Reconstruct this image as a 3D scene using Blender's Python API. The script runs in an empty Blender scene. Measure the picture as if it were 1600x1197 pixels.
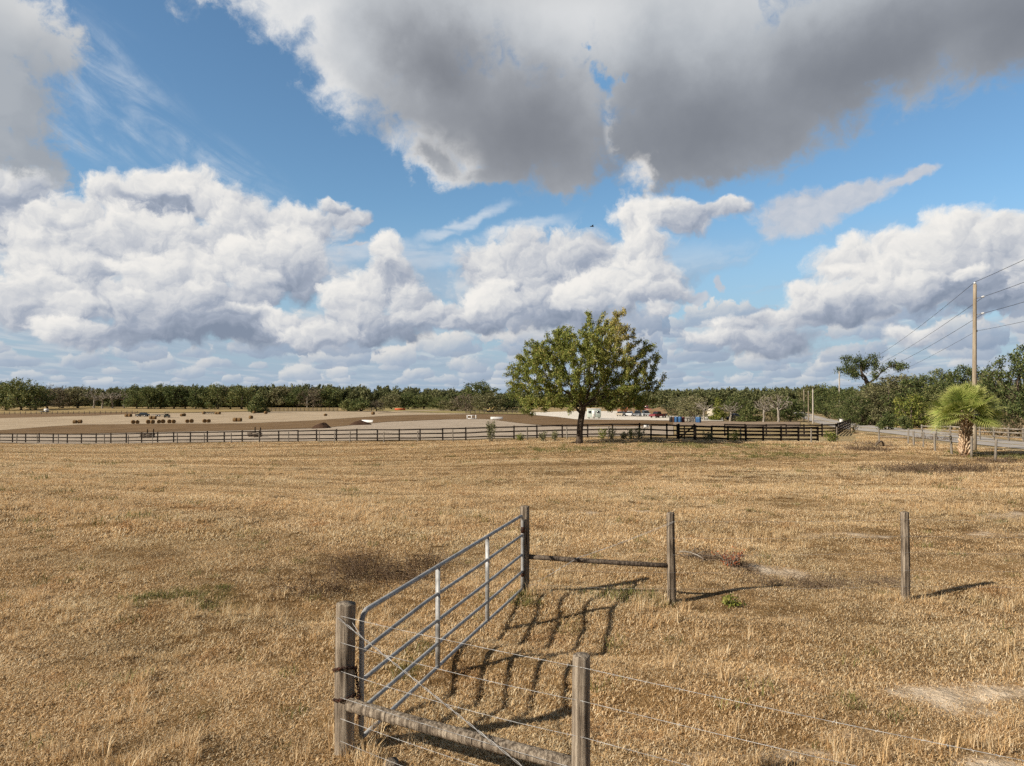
import bpy, bmesh, math, random
import numpy as np
from mathutils import Vector, Matrix

# ------------------------------------------------------------------ camera, sky, sun, exposure
sc = bpy.context.scene
COL = sc.collection
F, CX, CY = 1109.0, 800.0, 598.5          # focal length and centre of the 1600x1197 photograph
HORIZON, EYE = 618.0, 3.5
PITCH = math.atan((HORIZON - CY) / F)
cam = bpy.data.objects.new("camera", bpy.data.cameras.new("camera"))
COL.objects.link(cam)
cam.location = (0, 0, EYE)
cam.rotation_euler = (math.pi / 2 + PITCH, 0, 0)
cam.data.sensor_width = 36.0
cam.data.lens = 36.0 * F / 1600.0
cam.data.clip_start = 0.05
cam.data.clip_end = 20000
sc.camera = cam

SUN_EL = math.radians(31.0)
SUN_TO = Vector((-0.90, -0.436, 0)).normalized()        # horizontal direction towards the sun
sun_vec = Vector((SUN_TO.x * math.cos(SUN_EL), SUN_TO.y * math.cos(SUN_EL), math.sin(SUN_EL)))
sl = bpy.data.lights.new("sun", 'SUN')
sl.energy = 5.0
sl.angle = math.radians(0.5)
sl.color = (1.0, 0.91, 0.78)
so = bpy.data.objects.new("sun", sl)
COL.objects.link(so)
so.rotation_euler = (-sun_vec).to_track_quat('-Z', 'Y').to_euler()
so.location = sun_vec * 60

sc.view_settings.view_transform = 'Standard'
sc.view_settings.look = 'None'
sc.view_settings.gamma = 1.0
sc.view_settings.exposure = 0.35
sc.cycles.use_denoising = False
try:
    sc.cycles.denoiser = 'OPENIMAGEDENOISE'
    sc.cycles.denoising_prefilter = 'ACCURATE'
except Exception:
    pass
sc.cycles.max_bounces = 4
sc.cycles.diffuse_bounces = 2
sc.cycles.transparent_max_bounces = 8
sc.cycles.adaptive_threshold = 0.02


# ---- a small expression language for node trees
class X:
    def __init__(s, t, sock):
        s.t, s.k = t, sock

    def _m(s, op, *a, clamp=False):
        n = s.t.nodes.new('ShaderNodeMath')
        n.operation = op
        n.use_clamp = clamp
        for i, v in enumerate((s,) + a):
            if isinstance(v, X):
                s.t.links.new(v.k, n.inputs[i])
            else:
                n.inputs[i].default_value = v
        return X(s.t, n.outputs[0])

    def __add__(s, o): return s._m('ADD', o)
    def __radd__(s, o): return s._m('ADD', o)
    def __sub__(s, o): return s._m('SUBTRACT', o)
    def __rsub__(s, o): return (s * -1.0)._m('ADD', o)
    def __mul__(s, o): return s._m('MULTIPLY', o)
    def __rmul__(s, o): return s._m('MULTIPLY', o)
    def __truediv__(s, o): return s._m('DIVIDE', o)
    def pow(s, o): return s._m('POWER', o)
    def max(s, o): return s._m('MAXIMUM', o)
    def min(s, o): return s._m('MINIMUM', o)
    def smax(s, o, d): return s._m('SMOOTH_MAX', o, d)
    def clamp(s): return s._m('ADD', 0.0, clamp=True)

    def step(s, a, b, c=0.0, d=1.0, smooth=True):
        n = s.t.nodes.new('ShaderNodeMapRange')
        n.interpolation_type = 'SMOOTHSTEP' if smooth else 'LINEAR'
        n.clamp = True
        s.t.links.new(s.k, n.inputs[0])
        for i, v in zip((1, 2, 3, 4), (a, b, c, d)):
            n.inputs[i].default_value = v
        return X(s.t, n.outputs[0])


def vop(t, op, a, b=None, scale=None):
    n = t.nodes.new('ShaderNodeVectorMath')
    n.operation = op
    for i, v in enumerate((a, b)):
        if v is None:
            continue
        if isinstance(v, X):
            t.links.new(v.k, n.inputs[i])
        else:
            n.inputs[i].default_value = v
    if scale is not None:
        n.inputs['Scale'].default_value = scale
    return X(t, n.outputs['Value'] if op in ('DOT_PRODUCT', 'LENGTH', 'DISTANCE') else n.outputs['Vector'])


def comb(t, x, y, z=0.0):
    n = t.nodes.new('ShaderNodeCombineXYZ')
    for i, v in enumerate((x, y, z)):
        if isinstance(v, X):
            t.links.new(v.k, n.inputs[i])
        else:
            n.inputs[i].default_value = v
    return X(t, n.outputs[0])


def sepx(t, v):
    n = t.nodes.new('ShaderNodeSeparateXYZ')
    t.links.new(v.k, n.inputs[0])
    return [X(t, n.outputs[i]) for i in range(3)]


def noise(t, v, scale=1.0, detail=6.0, rough=0.55, lac=2.0, dist=0.0, color=False, dim='3D'):
    n = t.nodes.new('ShaderNodeTexNoise')
    n.noise_dimensions = dim
    if v is not None:
        t.links.new(v.k, n.inputs['Vector'])
    n.inputs['Scale'].default_value = scale
    n.inputs['Detail'].default_value = detail
    n.inputs['Roughness'].default_value = rough
    n.inputs['Lacunarity'].default_value = lac
    n.inputs['Distortion'].default_value = dist
    return X(t, n.outputs['Color' if color else 'Fac'])


def voro(t, v, scale=1.0, detail=0.0, rough=0.5, smooth=None, dim='2D'):
    n = t.nodes.new('ShaderNodeTexVoronoi')
    n.voronoi_dimensions = dim
    n.feature = 'F1' if smooth is None else 'SMOOTH_F1'
    t.links.new(v.k, n.inputs['Vector'])
    n.inputs['Scale'].default_value = scale
    n.inputs['Detail'].default_value = detail
    n.inputs['Roughness'].default_value = rough
    if smooth is not None:
        n.inputs['Smoothness'].default_value = smooth
    return X(t, n.outputs['Distance'])


def mixc(t, fac, a, b):
    n = t.nodes.new('ShaderNodeMix')
    n.data_type = 'RGBA'
    for i, v in ((0, fac), (6, a), (7, b)):
        if isinstance(v, X):
            t.links.new(v.k, n.inputs[i])
        else:
            n.inputs[i].default_value = v if i == 0 else (tuple(v) + (1.0,))[:4]
    return X(t, n.outputs[2])


def srgb(r, g, b):
    f = lambda c: c / 12.92 if c <= 0.04045 else ((c + 0.055) / 1.055) ** 2.4
    return (f(r / 255), f(g / 255), f(b / 255))


# ---- the world: Nishita sky with clouds laid out by azimuth and elevation (unit: 0.1 rad)
def sky_ae(px, py):
    v = Vector(((px - CX) / F, 1.0, 0.0))
    up = (CY - py) / F
    c, s = math.cos(PITCH), math.sin(PITCH)
    d = Vector(((px - CX) / F, c - s * up, s + c * up)).normalized()
    return math.atan2(d.x, d.y) * 10, math.asin(d.z) * 10


def make_group(name, ins, outs, body):
    g = bpy.data.node_groups.new(name, 'ShaderNodeTree')
    for n, ty in ins:
        g.interface.new_socket(n, in_out='INPUT', socket_type=ty)
    for n in outs:
        g.interface.new_socket(n, in_out='OUTPUT', socket_type='NodeSocketFloat')
    gi, go = g.nodes.new('NodeGroupInput'), g.nodes.new('NodeGroupOutput')
    res = body(g, *[X(g, gi.outputs[i]) for i in range(len(ins))])
    for i, r in enumerate(res):
        g.links.new(r.k, go.inputs[i])
    return g


def use_group(t, g, *vals):
    n = t.nodes.new('ShaderNodeGroup')
    n.node_tree = g
    for i, v in enumerate(vals):
        if isinstance(v, X):
            t.links.new(v.k, n.inputs[i])
        else:
            n.inputs[i].default_value = v
    return [X(t, o) for o in n.outputs]


FL, VE = 'NodeSocketFloat', 'NodeSocketVector'


def _bump(g, p, centre, inv, ang, prev, d):
    # the tiny term only fixes the order of evaluation
    p = vop(g, 'ADD', p, vop(g, 'SCALE', comb(g, prev, prev), scale=1e-7))
    q = vop(g, 'SUBTRACT', p, centre)
    n = g.nodes.new('ShaderNodeVectorRotate')
    n.rotation_type = 'Z_AXIS'
    g.links.new(q.k, n.inputs['Vector'])
    g.links.new(ang.k, n.inputs['Angle'])
    q = vop(g, 'MULTIPLY', X(g, n.outputs[0]), inv)
    h = (1.0 - vop(g, 'LENGTH', q)).max(-1.2)
    return [h.smax(prev, d)]


def _puff(g, p, edge, centre, inv, br, lit, alpha):
    p = vop(g, 'ADD', p, vop(g, 'SCALE', comb(g, lit, lit), scale=1e-7))
    q = vop(g, 'MULTIPLY', vop(g, 'SUBTRACT', p, centre), inv)
    al = (edge - vop(g, 'LENGTH', q)).step(-1.06, -0.60)
    sh = (vop(g, 'DOT_PRODUCT', q, (-0.17, 0.33, 0)) + br).max(0.0).min(0.95)
    return [(sh - lit) * al + lit, (1.0 - alpha) * al + alpha]


BUMP = make_group("cloud_bump", [("p", VE), ("centre", VE), ("inv", VE), ("angle", FL), ("prev", FL), ("d", FL)], ["h"], _bump)
PUFF = make_group("cloud_puff", [("p", VE), ("edge", FL), ("centre", VE), ("inv", VE), ("br", FL), ("lit", FL), ("alpha", FL)],
                  ["lit", "alpha"], _puff)


def blob_field(t, p, blobs, d=0.25):
    """smooth union of elliptic bumps (px, py, rx, ry, turn in degrees)"""
    out = -3.0
    for b in blobs:
        px, py, rx, ry = b[:4]
        rot = math.radians(b[4]) if len(b) > 4 else 0.0
        a, e = sky_ae(px, py)
        ax = 110.9 / math.cos(a / 10)
        out = use_group(t, BUMP, p, (a, e, 0), (ax / rx, ax / ry, 0), -rot, out, d)[0]
    return out


# cumulus puffs, farthest first: px, py, rx, ry, brightness shift, softness
CUMULUS = [
    # left mass, upper row
    (20, 330, 80, 70, -.22), (20, 280, 60, 34, .1), (110, 385, 120, 70, .0), (215, 318, 90, 48, .1), (165, 300, 45, 30, .15), (280, 296, 74, 44, .18),
    (345, 325, 90, 40, .08), (250, 318, 60, 22, -.35), (420, 352, 110, 40, .0), (130, 345, 70, 40, .12), (490, 350, 70, 34, .08), (540, 338, 44, 14, .05),
    (520, 322, 26, 14, .1), (250, 385, 150, 72, .05), (360, 375, 90, 50, .05), (60, 400, 90, 50, .12), (460, 400, 96, 56, .1), (420, 430, 90, 50, -.12),
    (140, 430, 60, 40, -.02), (60, 470, 80, 60, .08), (230, 430, 60, 52, .16), (300, 430, 80, 56, .12), (375, 405, 52, 44, .16), (400, 448, 56, 34, .05),
    (180, 470, 80, 34, -.1), (250, 480, 90, 30, .0), (125, 480, 50, 26, .1), (330, 470, 90, 36, -.05),
    (420, 500, 90, 24, .1), (320, 512, 170, 34, -.32), (130, 525, 84, 30, .02), (90, 515, 40, 24, .15), (200, 520, 50, 26, -.25), (460, 512, 70, 24, -.05),
    # tower left of centre
    (612, 440, 50, 44, -.08), (604, 388, 28, 32, .22), (608, 415, 34, 26, .05), (560, 470, 66, 46, .12), (535, 470, 44, 40, .24),
    (640, 475, 44, 40, -.02), (590, 510, 110, 34, -.2), (500, 525, 80, 26, .05), (660, 500, 60, 24, -.1),
    # centre mass
    (700, 490, 60, 22, .0), (760, 415, 58, 44, -.02), (835, 420, 110, 66, -.05), (900, 400, 80, 52, -.02), (800, 460, 100, 56, -.1),
    (880, 480, 130, 42, -.18), (770, 475, 52, 50, .22), (1130, 326, 50, 18, .1), (1075, 340, 74, 32, .02), (993, 340, 44, 42, .24), (1040, 330, 50, 30, .2),
    (1000, 395, 62, 56, .12), (1020, 430, 50, 40, .1), (950, 450, 90, 40, .22), (905, 462, 50, 28, .24), (1010, 462, 70, 26, .02), (740, 505, 90, 20, -.15),
    # right bank
    (1240, 495, 70, 20, .05), (1540, 450, 150, 44, -.26), (1480, 440, 120, 40, -.2), (1590, 380, 110, 58, .08), (1700, 420, 120, 90, .0),
    (1510, 375, 90, 52, .2), (1440, 395, 80, 50, .22), (1330, 410, 70, 46, .2), (1380, 425, 80, 44, .2), (1290, 465, 70, 38, .12),
    (1340, 462, 70, 30, .1), (1410, 450, 70, 30, .12), (1330, 488, 90, 18, -.25), (1510, 425, 30, 16, .2),
    # small puffs
    (1033, 484, 36, 14, .1), (1440, 520, 52, 22, .1), (1150, 510, 70, 24, .0), (1200, 530, 90, 26, -.15), (1120, 525, 60, 18, .08),
]
WISP = [(1250, 335, 90, 44, 8), (1330, 305, 90, 30, 14), (1420, 276, 55, 13, 18),
        (1085, 459, 26, 10), (1130, 445, 8, 12), (1387, 489, 28, 10, 10), (1470, 475, 26, 7, 5), (560, 380, 16, 5)]
OVER_R = [(1060, 60, 230, 160), (1060, 200, 130, 90), (1180, 165, 170, 120), (1110, 250, 120, 46), (1040, 258, 60, 40),
          (1330, 70, 260, 110, 14), (1570, 20, 240, 110, 12), (1000, -160, 1000, 200)]
OVER_L = [(470, -50, 190, 90), (560, 70, 116, 100), (640, 30, 200, 130), (690, 160, 120, 90, -25), (800, 190, 150, 100, -12),
          (890, 190, 84, 100), (690, 245, 72, 34, -25), (770, 272, 70, 26), (890, 270, 60, 34), (860, 20, 160, 110)]
LEFTTOP = [(10, 40, 100, 100), (10, 150, 100, 90), (0, 225, 100, 45), (-80, 100, 140, 200), (70, 50, 60, 70)]


def build_world():
    w = bpy.data.worlds.new("World")
    sc.world = w
    w.use_nodes = True
    t = w.node_tree
    for n in list(t.nodes):
        t.nodes.remove(n)
    L = t.links.new
    tc = t.nodes.new('ShaderNodeTexCoord')
    dirv = X(t, tc.outputs['Generated'])
    x, y, z = sepx(t, dirv)
    az = x._m('ARCTAN2', y) * 10.0
    el = z._m('ARCSINE') * 10.0
    p0 = comb(t, az, el)

    sky = t.nodes.new('ShaderNodeTexSky')
    sky.sky_type = 'NISHITA'
    sky.sun_disc = False
    sky.sun_elevation = SUN_EL
    sky.sun_rotation = math.atan2(SUN_TO.x, SUN_TO.y)
    sky.air_density = 1.0
    sky.dust_density = 0.5
    sky.ozone_density = 1.6
    base = X(t, sky.outputs[0])
    base = vop(t, 'MULTIPLY', base, (0.100, 0.128, 0.137))

    # noise-warped coordinates shared by all the clouds
    wn = vop(t, 'SUBTRACT', noise(t, p0, 1.7, 6.0, 0.58, color=True), (0.5, 0.5, 0.5))
    p = vop(t, 'ADD', p0, vop(t, 'MULTIPLY', wn, (0.62, 0.5, 0)))
    wn2 = vop(t, 'SUBTRACT', noise(t, p0, 0.9, 9.0, 0.62, color=True), (0.5, 0.5, 0.5))
    pbig = vop(t, 'ADD', p0, vop(t, 'MULTIPLY', wn2, (1.35, 1.1, 0)))

    DL = (-0.07, 0.09, 0)
    f0 = noise(t, p, 3.0, 10.0, 0.64)
    f1 = noise(t, vop(t, 'ADD', p, DL), 3.0, 8.0, 0.62)
    fd = (f0 - f1) * 1.0
    fc = f0 - 0.5

    def billow_shade(scale, smooth):
        """bright upper left, dark lower right of every billow"""
        n = t.nodes.new('ShaderNodeTexVoronoi')
        n.voronoi_dimensions = '2D'
        n.feature = 'SMOOTH_F1'
        L(p.k, n.inputs['Vector'])
        n.inputs['Scale'].default_value = scale
        n.inputs['Smoothness'].default_value = smooth
        q = vop(t, 'SUBTRACT', p, X(t, n.outputs['Position']))
        return vop(t, 'DOT_PRODUCT', q, (-0.45 * scale, 0.8 * scale, 0)), X(t, n.outputs['Distance'])
    v1, d1 = billow_shade(1.7, 0.35)
    v2, d2 = billow_shade(4.2, 0.35)
    v3, d3 = billow_shade(9.0, 0.4)
    detail = v1 * 0.17 + v2 * 0.11 + v3 * 0.07 + fd * 0.60
    edge = fc * 1.05 + (0.45 - d2) * 0.22 + (0.4 - d1) * 0.2

    def layer(col, acc, alpha):
        return mixc(t, alpha, acc, col)

    def ramp(v, stops):
        n = t.nodes.new('ShaderNodeValToRGB')
        L(v.k, n.inputs[0])
        els = n.color_ramp.elements
        while len(els) < len(stops):
            els.new(0.5)
        for e, (pos, c) in zip(els, stops):
            e.position = pos
            e.color = tuple(c) + (1.0,)
        return X(t, n.outputs[0])

    acc = base
    # high thin cirrus
    rn = t.nodes.new('ShaderNodeVectorRotate')
    rn.rotation_type = 'Z_AXIS'
    rn.inputs['Angle'].default_value = math.radians(30)
    L(p0.k, rn.inputs['Vector'])
    cr = noise(t, vop(t, 'MULTIPLY', X(t, rn.outputs[0]), (0.5, 2.0, 1)), 1.3, 9.0, 0.64, dist=0.8)
    cm1 = blob_field(t, p0, [(170, 150, 190, 110, -35), (330, 250, 160, 50, -20), (120, 220, 160, 40, -5)], 0.4).step(0.0, 0.8)
    cr2 = noise(t, vop(t, 'MULTIPLY', p0, (0.45, 2.2, 1)), 1.3, 8.0, 0.6, dist=0.6)
    cm2 = blob_field(t, p, [(800, 362, 130, 16, 14), (720, 350, 110, 14, 20), (620, 395, 190, 22, 0), (540, 398, 70, 14, 0)], 0.3).step(0.0, 0.7)
    cirr = cr.step(0.38, 0.80) * cm1 * (f0.step(0.25, 0.6)) * 0.7 + cr2.step(0.32, 0.62) * cm2 * 0.85
    acc = layer(srgb(214, 222, 230), acc, cirr.clamp() * 0.85)

    # pale air and rows of small cumulus towards the horizon, on a flat deck
    elc = el.max(-0.2)
    acc = layer(srgb(160, 179, 201), acc, elc.step(-0.2, 2.7, 0.96, 0.0))
    deck = (elc * 0.1 + 0.045).pow(-1.0)
    qd = comb(t, az * 0.1 * deck * 0.85, deck * 0.27)
    qd = vop(t, 'ADD', qd, vop(t, 'MULTIPLY', wn, (0.5, 0.14, 0)))
    lown = noise(t, vop(t, 'MULTIPLY', qd, (0.75, 1.0, 1)), 0.95, 7.0, 0.58)
    lowt = noise(t, vop(t, 'MULTIPLY', vop(t, 'ADD', qd, (-0.10, -0.16, 0)), (0.75, 1.0, 1)), 0.95, 6.0, 0.56)
    vn = t.nodes.new('ShaderNodeTexVoronoi')
    vn.voronoi_dimensions = '2D'
    vn.feature = 'SMOOTH_F1'
    L(qd.k, vn.inputs['Vector'])
    vn.inputs['Scale'].default_value = 1.7
    vn.inputs['Smoothness'].default_value = 0.3
    vq = vop(t, 'SUBTRACT', qd, X(t, vn.outputs['Position']))
    vs = vop(t, 'DOT_PRODUCT', vq, (-0.5, -1.5, 0))
    lm = (lown + (0.4 - X(t, vn.outputs['Distance'])) * 0.16).step(0.40, 0.50) * elc.step(1.5, 2.3, 1.0, 0.0)
    ls = (0.38 + (lown - lowt) * 4.2 + vs * 0.34).clamp()
    lc = ramp(ls, [(0.0, srgb(150, 166, 187)), (0.45, srgb(176, 188, 203)), (0.72, srgb(214, 215, 217)), (1.0, srgb(236, 231, 225))])
    lc = mixc(t, elc.step(-0.1, 1.0, 0.55, 0.0), lc, srgb(176, 191, 206))
    acc = layer(lc, acc, lm * 0.55)
    pl = vop(t, 'ADD', p0, vop(t, 'MULTIPLY', wn, (0.30, 0.10, 0)))
    plx, ply, _ = sepx(t, pl)
    rows = [(603, 0.34, 9, 3.1, .50), (596, 0.45, 13, 8.9, .42), (587, 0.60, 18, 7.7, .34), (575, 0.80, 24, 1.3, .26), (561, 1.05, 30, 5.2, .18),
            (545, 1.3, 36, 9.4, .10), (526, 1.6, 42, 2.6, .05), (506, 1.9, 42, 6.1, .0)]
    for (py, sp, ry, off, hz) in rows:
        e = sky_ae(800, py)[1]
        n = t.nodes.new('ShaderNodeTexVoronoi')
        n.voronoi_dimensions = '1D'
        L((plx * (1 / sp) + off).k, n.inputs['W'])
        n.inputs['Scale'].default_value = 1.0
        rnd = sepx(t, X(t, n.outputs['Color']))
        qx = plx * (1 / sp) + off - X(t, n.outputs['W'])
        rise = (ply - e) * (110.9 / ry)
        qy = rise.max(rise * -2.4)
        size = rnd[0] * 0.95 + 0.28
        lq = vop(t, 'LENGTH', comb(t, qx * 1.75, qy)) / size
        al = (fc * 2.2 + (0.45 - d2) * 0.4 - lq).step(-0.95, -0.65)
        ls = qx * -0.5 + rise * 0.62 + detail * 0.7 + (rnd[2] * 0.25 + 0.26)
        lc = ramp(ls.clamp(), [(0.0, srgb(136, 153, 177)), (0.38, srgb(163, 176, 195)), (0.62, srgb(204, 206, 210)), (0.9, srgb(240, 234, 226))])
        lc = mixc(t, hz, lc, srgb(178, 193, 208))
        acc = layer(lc, acc, al * 0.85)

    # thin drifting wisps and small grey scraps
    hw = blob_field(t, p, WISP, 0.2) + fc * 1.1
    aw = hw.step(0.02, 0.5)
    cw = mixc(t, (detail * 1.2 + 0.62).clamp(), srgb(162, 175, 194), srgb(216, 215, 217))
    acc = layer(cw, acc, aw * 0.88)

    # cumulus, puff over puff
    lit = alpha = 0.0
    for (px, py, rx, ry, br) in CUMULUS:
        a, e = sky_ae(px, py)
        ax = 110.9 / math.cos(a / 10)
        lit, alpha = use_group(t, PUFF, p, edge, (a, e, 0), (ax / rx, ax / ry, 0), 0.50 + br, lit, alpha)
    lit = lit / alpha.max(0.02) + detail
    cc = ramp(lit.clamp(), [(0.0, srgb(132, 144, 163)), (0.30, srgb(162, 171, 187)), (0.55, srgb(201, 204, 210)),
                            (0.80, srgb(230, 229, 227)), (1.0, srgb(243, 240, 235))])
    acc = layer(cc, acc, alpha)

    # the great grey cloud overhead in two bodies, and the one at upper left
    xs, ys, _ = sepx(t, p0)
    soft = noise(t, p0, 0.75, 5.0, 0.5)
    fine = noise(t, p, 1.3, 6.0, 0.52)
    psoft = vop(t, 'ADD', p0, vop(t, 'MULTIPLY', wn2, (0.9, 0.7, 0)))
    shade = blob_field(t, psoft, [(820, 215, 230, 110, -10), (1110, 210, 250, 130, 5), (1360, 105, 330, 90, 14), (1620, 20, 240, 110, 10), (700, 110, 120, 70, -30)], 0.5)
    shade = (shade + (soft - 0.5) * 0.9 + (fine - 0.5) * 0.45).step(-0.95, 1.10)
    hr = blob_field(t, pbig, OVER_R, 0.35)
    ar = (hr + fc * 0.9 + (fine - 0.5) * 0.5).step(-0.05, 0.42)
    cr_ = ramp(shade, [(0.0, srgb(210, 213, 216)), (0.35, srgb(182, 187, 193)), (0.7, srgb(149, 154, 162)), (1.0, srgb(126, 131, 140))])
    rimr = blob_field(t, pbig, [(1000, 262, 34, 34)], 0.3).step(0.0, 0.7)
    cr_ = mixc(t, rimr * 0.9, cr_, srgb(226, 224, 222))
    acc = layer(cr_, acc, ar)

    hl_ = blob_field(t, pbig, OVER_L, 0.35)
    al_ = (hl_ + fc * 0.9 + (fine - 0.5) * 0.5).step(-0.06, 0.46)
    cl_ = ramp(shade, [(0.0, srgb(217, 219, 221)), (0.35, srgb(190, 194, 199)), (0.7, srgb(152, 156, 163)), (1.0, srgb(128, 132, 140))])
    reg = blob_field(t, p0, [(400, 60, 150, 190), (480, 160, 90, 90), (670, 250, 90, 60), (968, 190, 26, 60)], 0.3)
    rim = (hl_ + fc * 0.7).step(0.0, 0.85, 1.0, 0.0) * reg.step(-0.1, 0.4)
    cl_ = mixc(t, (rim * (fine.step(0.30, 0.62) * 0.55 + 0.5)).clamp(), cl_, srgb(238, 237, 235))
    acc = layer(cl_, acc, al_)
    hole = (blob_field(t, pbig, [(944, 122, 46, 34), (925, 72, 22, 16)], 0.2) + fc * 2.6 + (fine - 0.5) * 1.4).step(0.36, 1.05)
    acc = layer(srgb(104, 156, 203), acc, hole * 0.9)

    hl = blob_field(t, pbig, LEFTTOP, 0.3)
    al = (hl + fc * 1.7 + (fine - 0.5) * 1.2).step(-0.05, 0.55)
    gl = (ys + soft * 1.6 - xs * 0.0).step(4.3, 5.9)
    cl = mixc(t, gl, srgb(158, 165, 174), srgb(228, 228, 227))
    cl = mixc(t, fine.step(0.4, 0.62) * 0.25, cl, srgb(200, 204, 208))
    acc = layer(cl, acc, al)

    # unseen broken grey cloud added above and behind to dim the blue fill light
    cov = noise(t, vop(t, 'MULTIPLY', dirv, (1, 1, 1.6)), 1.6, 7.0, 0.6)
    outside = el.step(4.9, 6.2).max((az * az).pow(0.5).step(7.6, 10.0))
    acc = layer(mixc(t, cov.step(0.45, 0.7), srgb(84, 87, 92), srgb(128, 129, 131)), acc, outside * cov.step(0.36, 0.50) * elc.step(0.6, 2.0))

    bg = t.nodes.new('ShaderNodeBackground')
    L(acc.k, bg.inputs['Color'])
    bg.inputs['Strength'].default_value = 0.785
    out = t.nodes.new('ShaderNodeOutputWorld')
    L(bg.outputs[0], out.inputs['Surface'])
    w.cycles.sampling_method = 'MANUAL'
    w.cycles.sample_map_resolution = 512


build_world()

# ------------------------------------------------------------------ helpers
rng = np.random.default_rng(7)
random.seed(7)


def mat(name, body, rough=0.9, spec=0.2, metal=0.0, bump=None, bump_d=0.02):
    """body(t) returns a colour (X or tuple); bump(t) returns a height"""
    m = bpy.data.materials.new(name)
    m.use_nodes = True
    t = m.node_tree
    b = t.nodes['Principled BSDF']
    c = body(t) if callable(body) else body
    if isinstance(c, X):
        t.links.new(c.k, b.inputs['Base Color'])
    else:
        b.inputs['Base Color'].default_value = tuple(c) + (1.0,)
    if callable(rough):
        t.links.new(rough(t).k, b.inputs['Roughness'])
    else:
        b.inputs['Roughness'].default_value = rough
    b.inputs['Specular IOR Level'].default_value = spec
    b.inputs['Metallic'].default_value = metal
    if bump:
        n = t.nodes.new('ShaderNodeBump')
        n.inputs['Distance'].default_value = bump_d
        t.links.new(bump(t).k, n.inputs['Height'])
        t.links.new(n.outputs[0], b.inputs['Normal'])
    return m


def pos(t):
    return X(t, t.nodes.new('ShaderNodeNewGeometry').outputs['Position'])


def objc(t):
    return X(t, t.nodes.new('ShaderNodeTexCoord').outputs['Object'])


def attr(t, name):
    n = t.nodes.new('ShaderNodeAttribute')
    n.attribute_name = name
    return X(t, n.outputs['Fac'])


def objrand(t):
    return X(t, t.nodes.new('ShaderNodeObjectInfo').outputs['Random'])


def scl(t, v, s):
    return vop(t, 'MULTIPLY', v, s)


def rampc(t, v, stops):
    n = t.nodes.new('ShaderNodeValToRGB')
    t.links.new(v.k, n.inputs[0])
    els = n.color_ramp.elements
    while len(els) < len(stops):
        els.new(0.5)
    for e, (p, c) in zip(els, stops):
        e.position = p
        e.color = tuple(c) + (1.0,)
    return X(t, n.outputs[0])


def mesh_np(name, verts, faces, material=None, parent=None, smooth=False, attrs=None, link=True, mats=None, mat_idx=None):
    """faces: list of index arrays, each (M, k)"""
    me = bpy.data.meshes.new(name)
    verts = np.asarray(verts, dtype=np.float32)
    if not isinstance(faces, list):
        faces = [faces]
    faces = [np.asarray(f, dtype=np.int32) for f in faces if len(f)]
    loops = np.concatenate([f.ravel() for f in faces])
    tot = np.concatenate([np.full(len(f), f.shape[1], dtype=np.int32) for f in faces])
    start = np.concatenate([[0], np.cumsum(tot)[:-1]]).astype(np.int32)
    me.vertices.add(len(verts))
    me.vertices.foreach_set('co', verts.ravel())
    me.loops.add(len(loops))
    me.loops.foreach_set('vertex_index', loops)
    me.polygons.add(len(tot))
    me.polygons.foreach_set('loop_start', start)
    me.polygons.foreach_set('loop_total', tot)
    if smooth:
        me.polygons.foreach_set('use_smooth', np.ones(len(tot), dtype=bool))
    for k, v in (attrs or {}).items():
        a = me.attributes.new(k, 'FLOAT', 'POINT')
        a.data.foreach_set('value', np.asarray(v, dtype=np.float32))
    for m in (mats or ([material] if material else [])):
        me.materials.append(m)
    if mat_idx is not None:
        me.polygons.foreach_set('material_index', np.asarray(mat_idx, dtype=np.int32))
    me.update(calc_edges=True)
    me.validate()
    o = bpy.data.objects.new(name, me)
    if link:
        COL.objects.link(o)
    if parent:
        o.parent = parent
    return o


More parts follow.
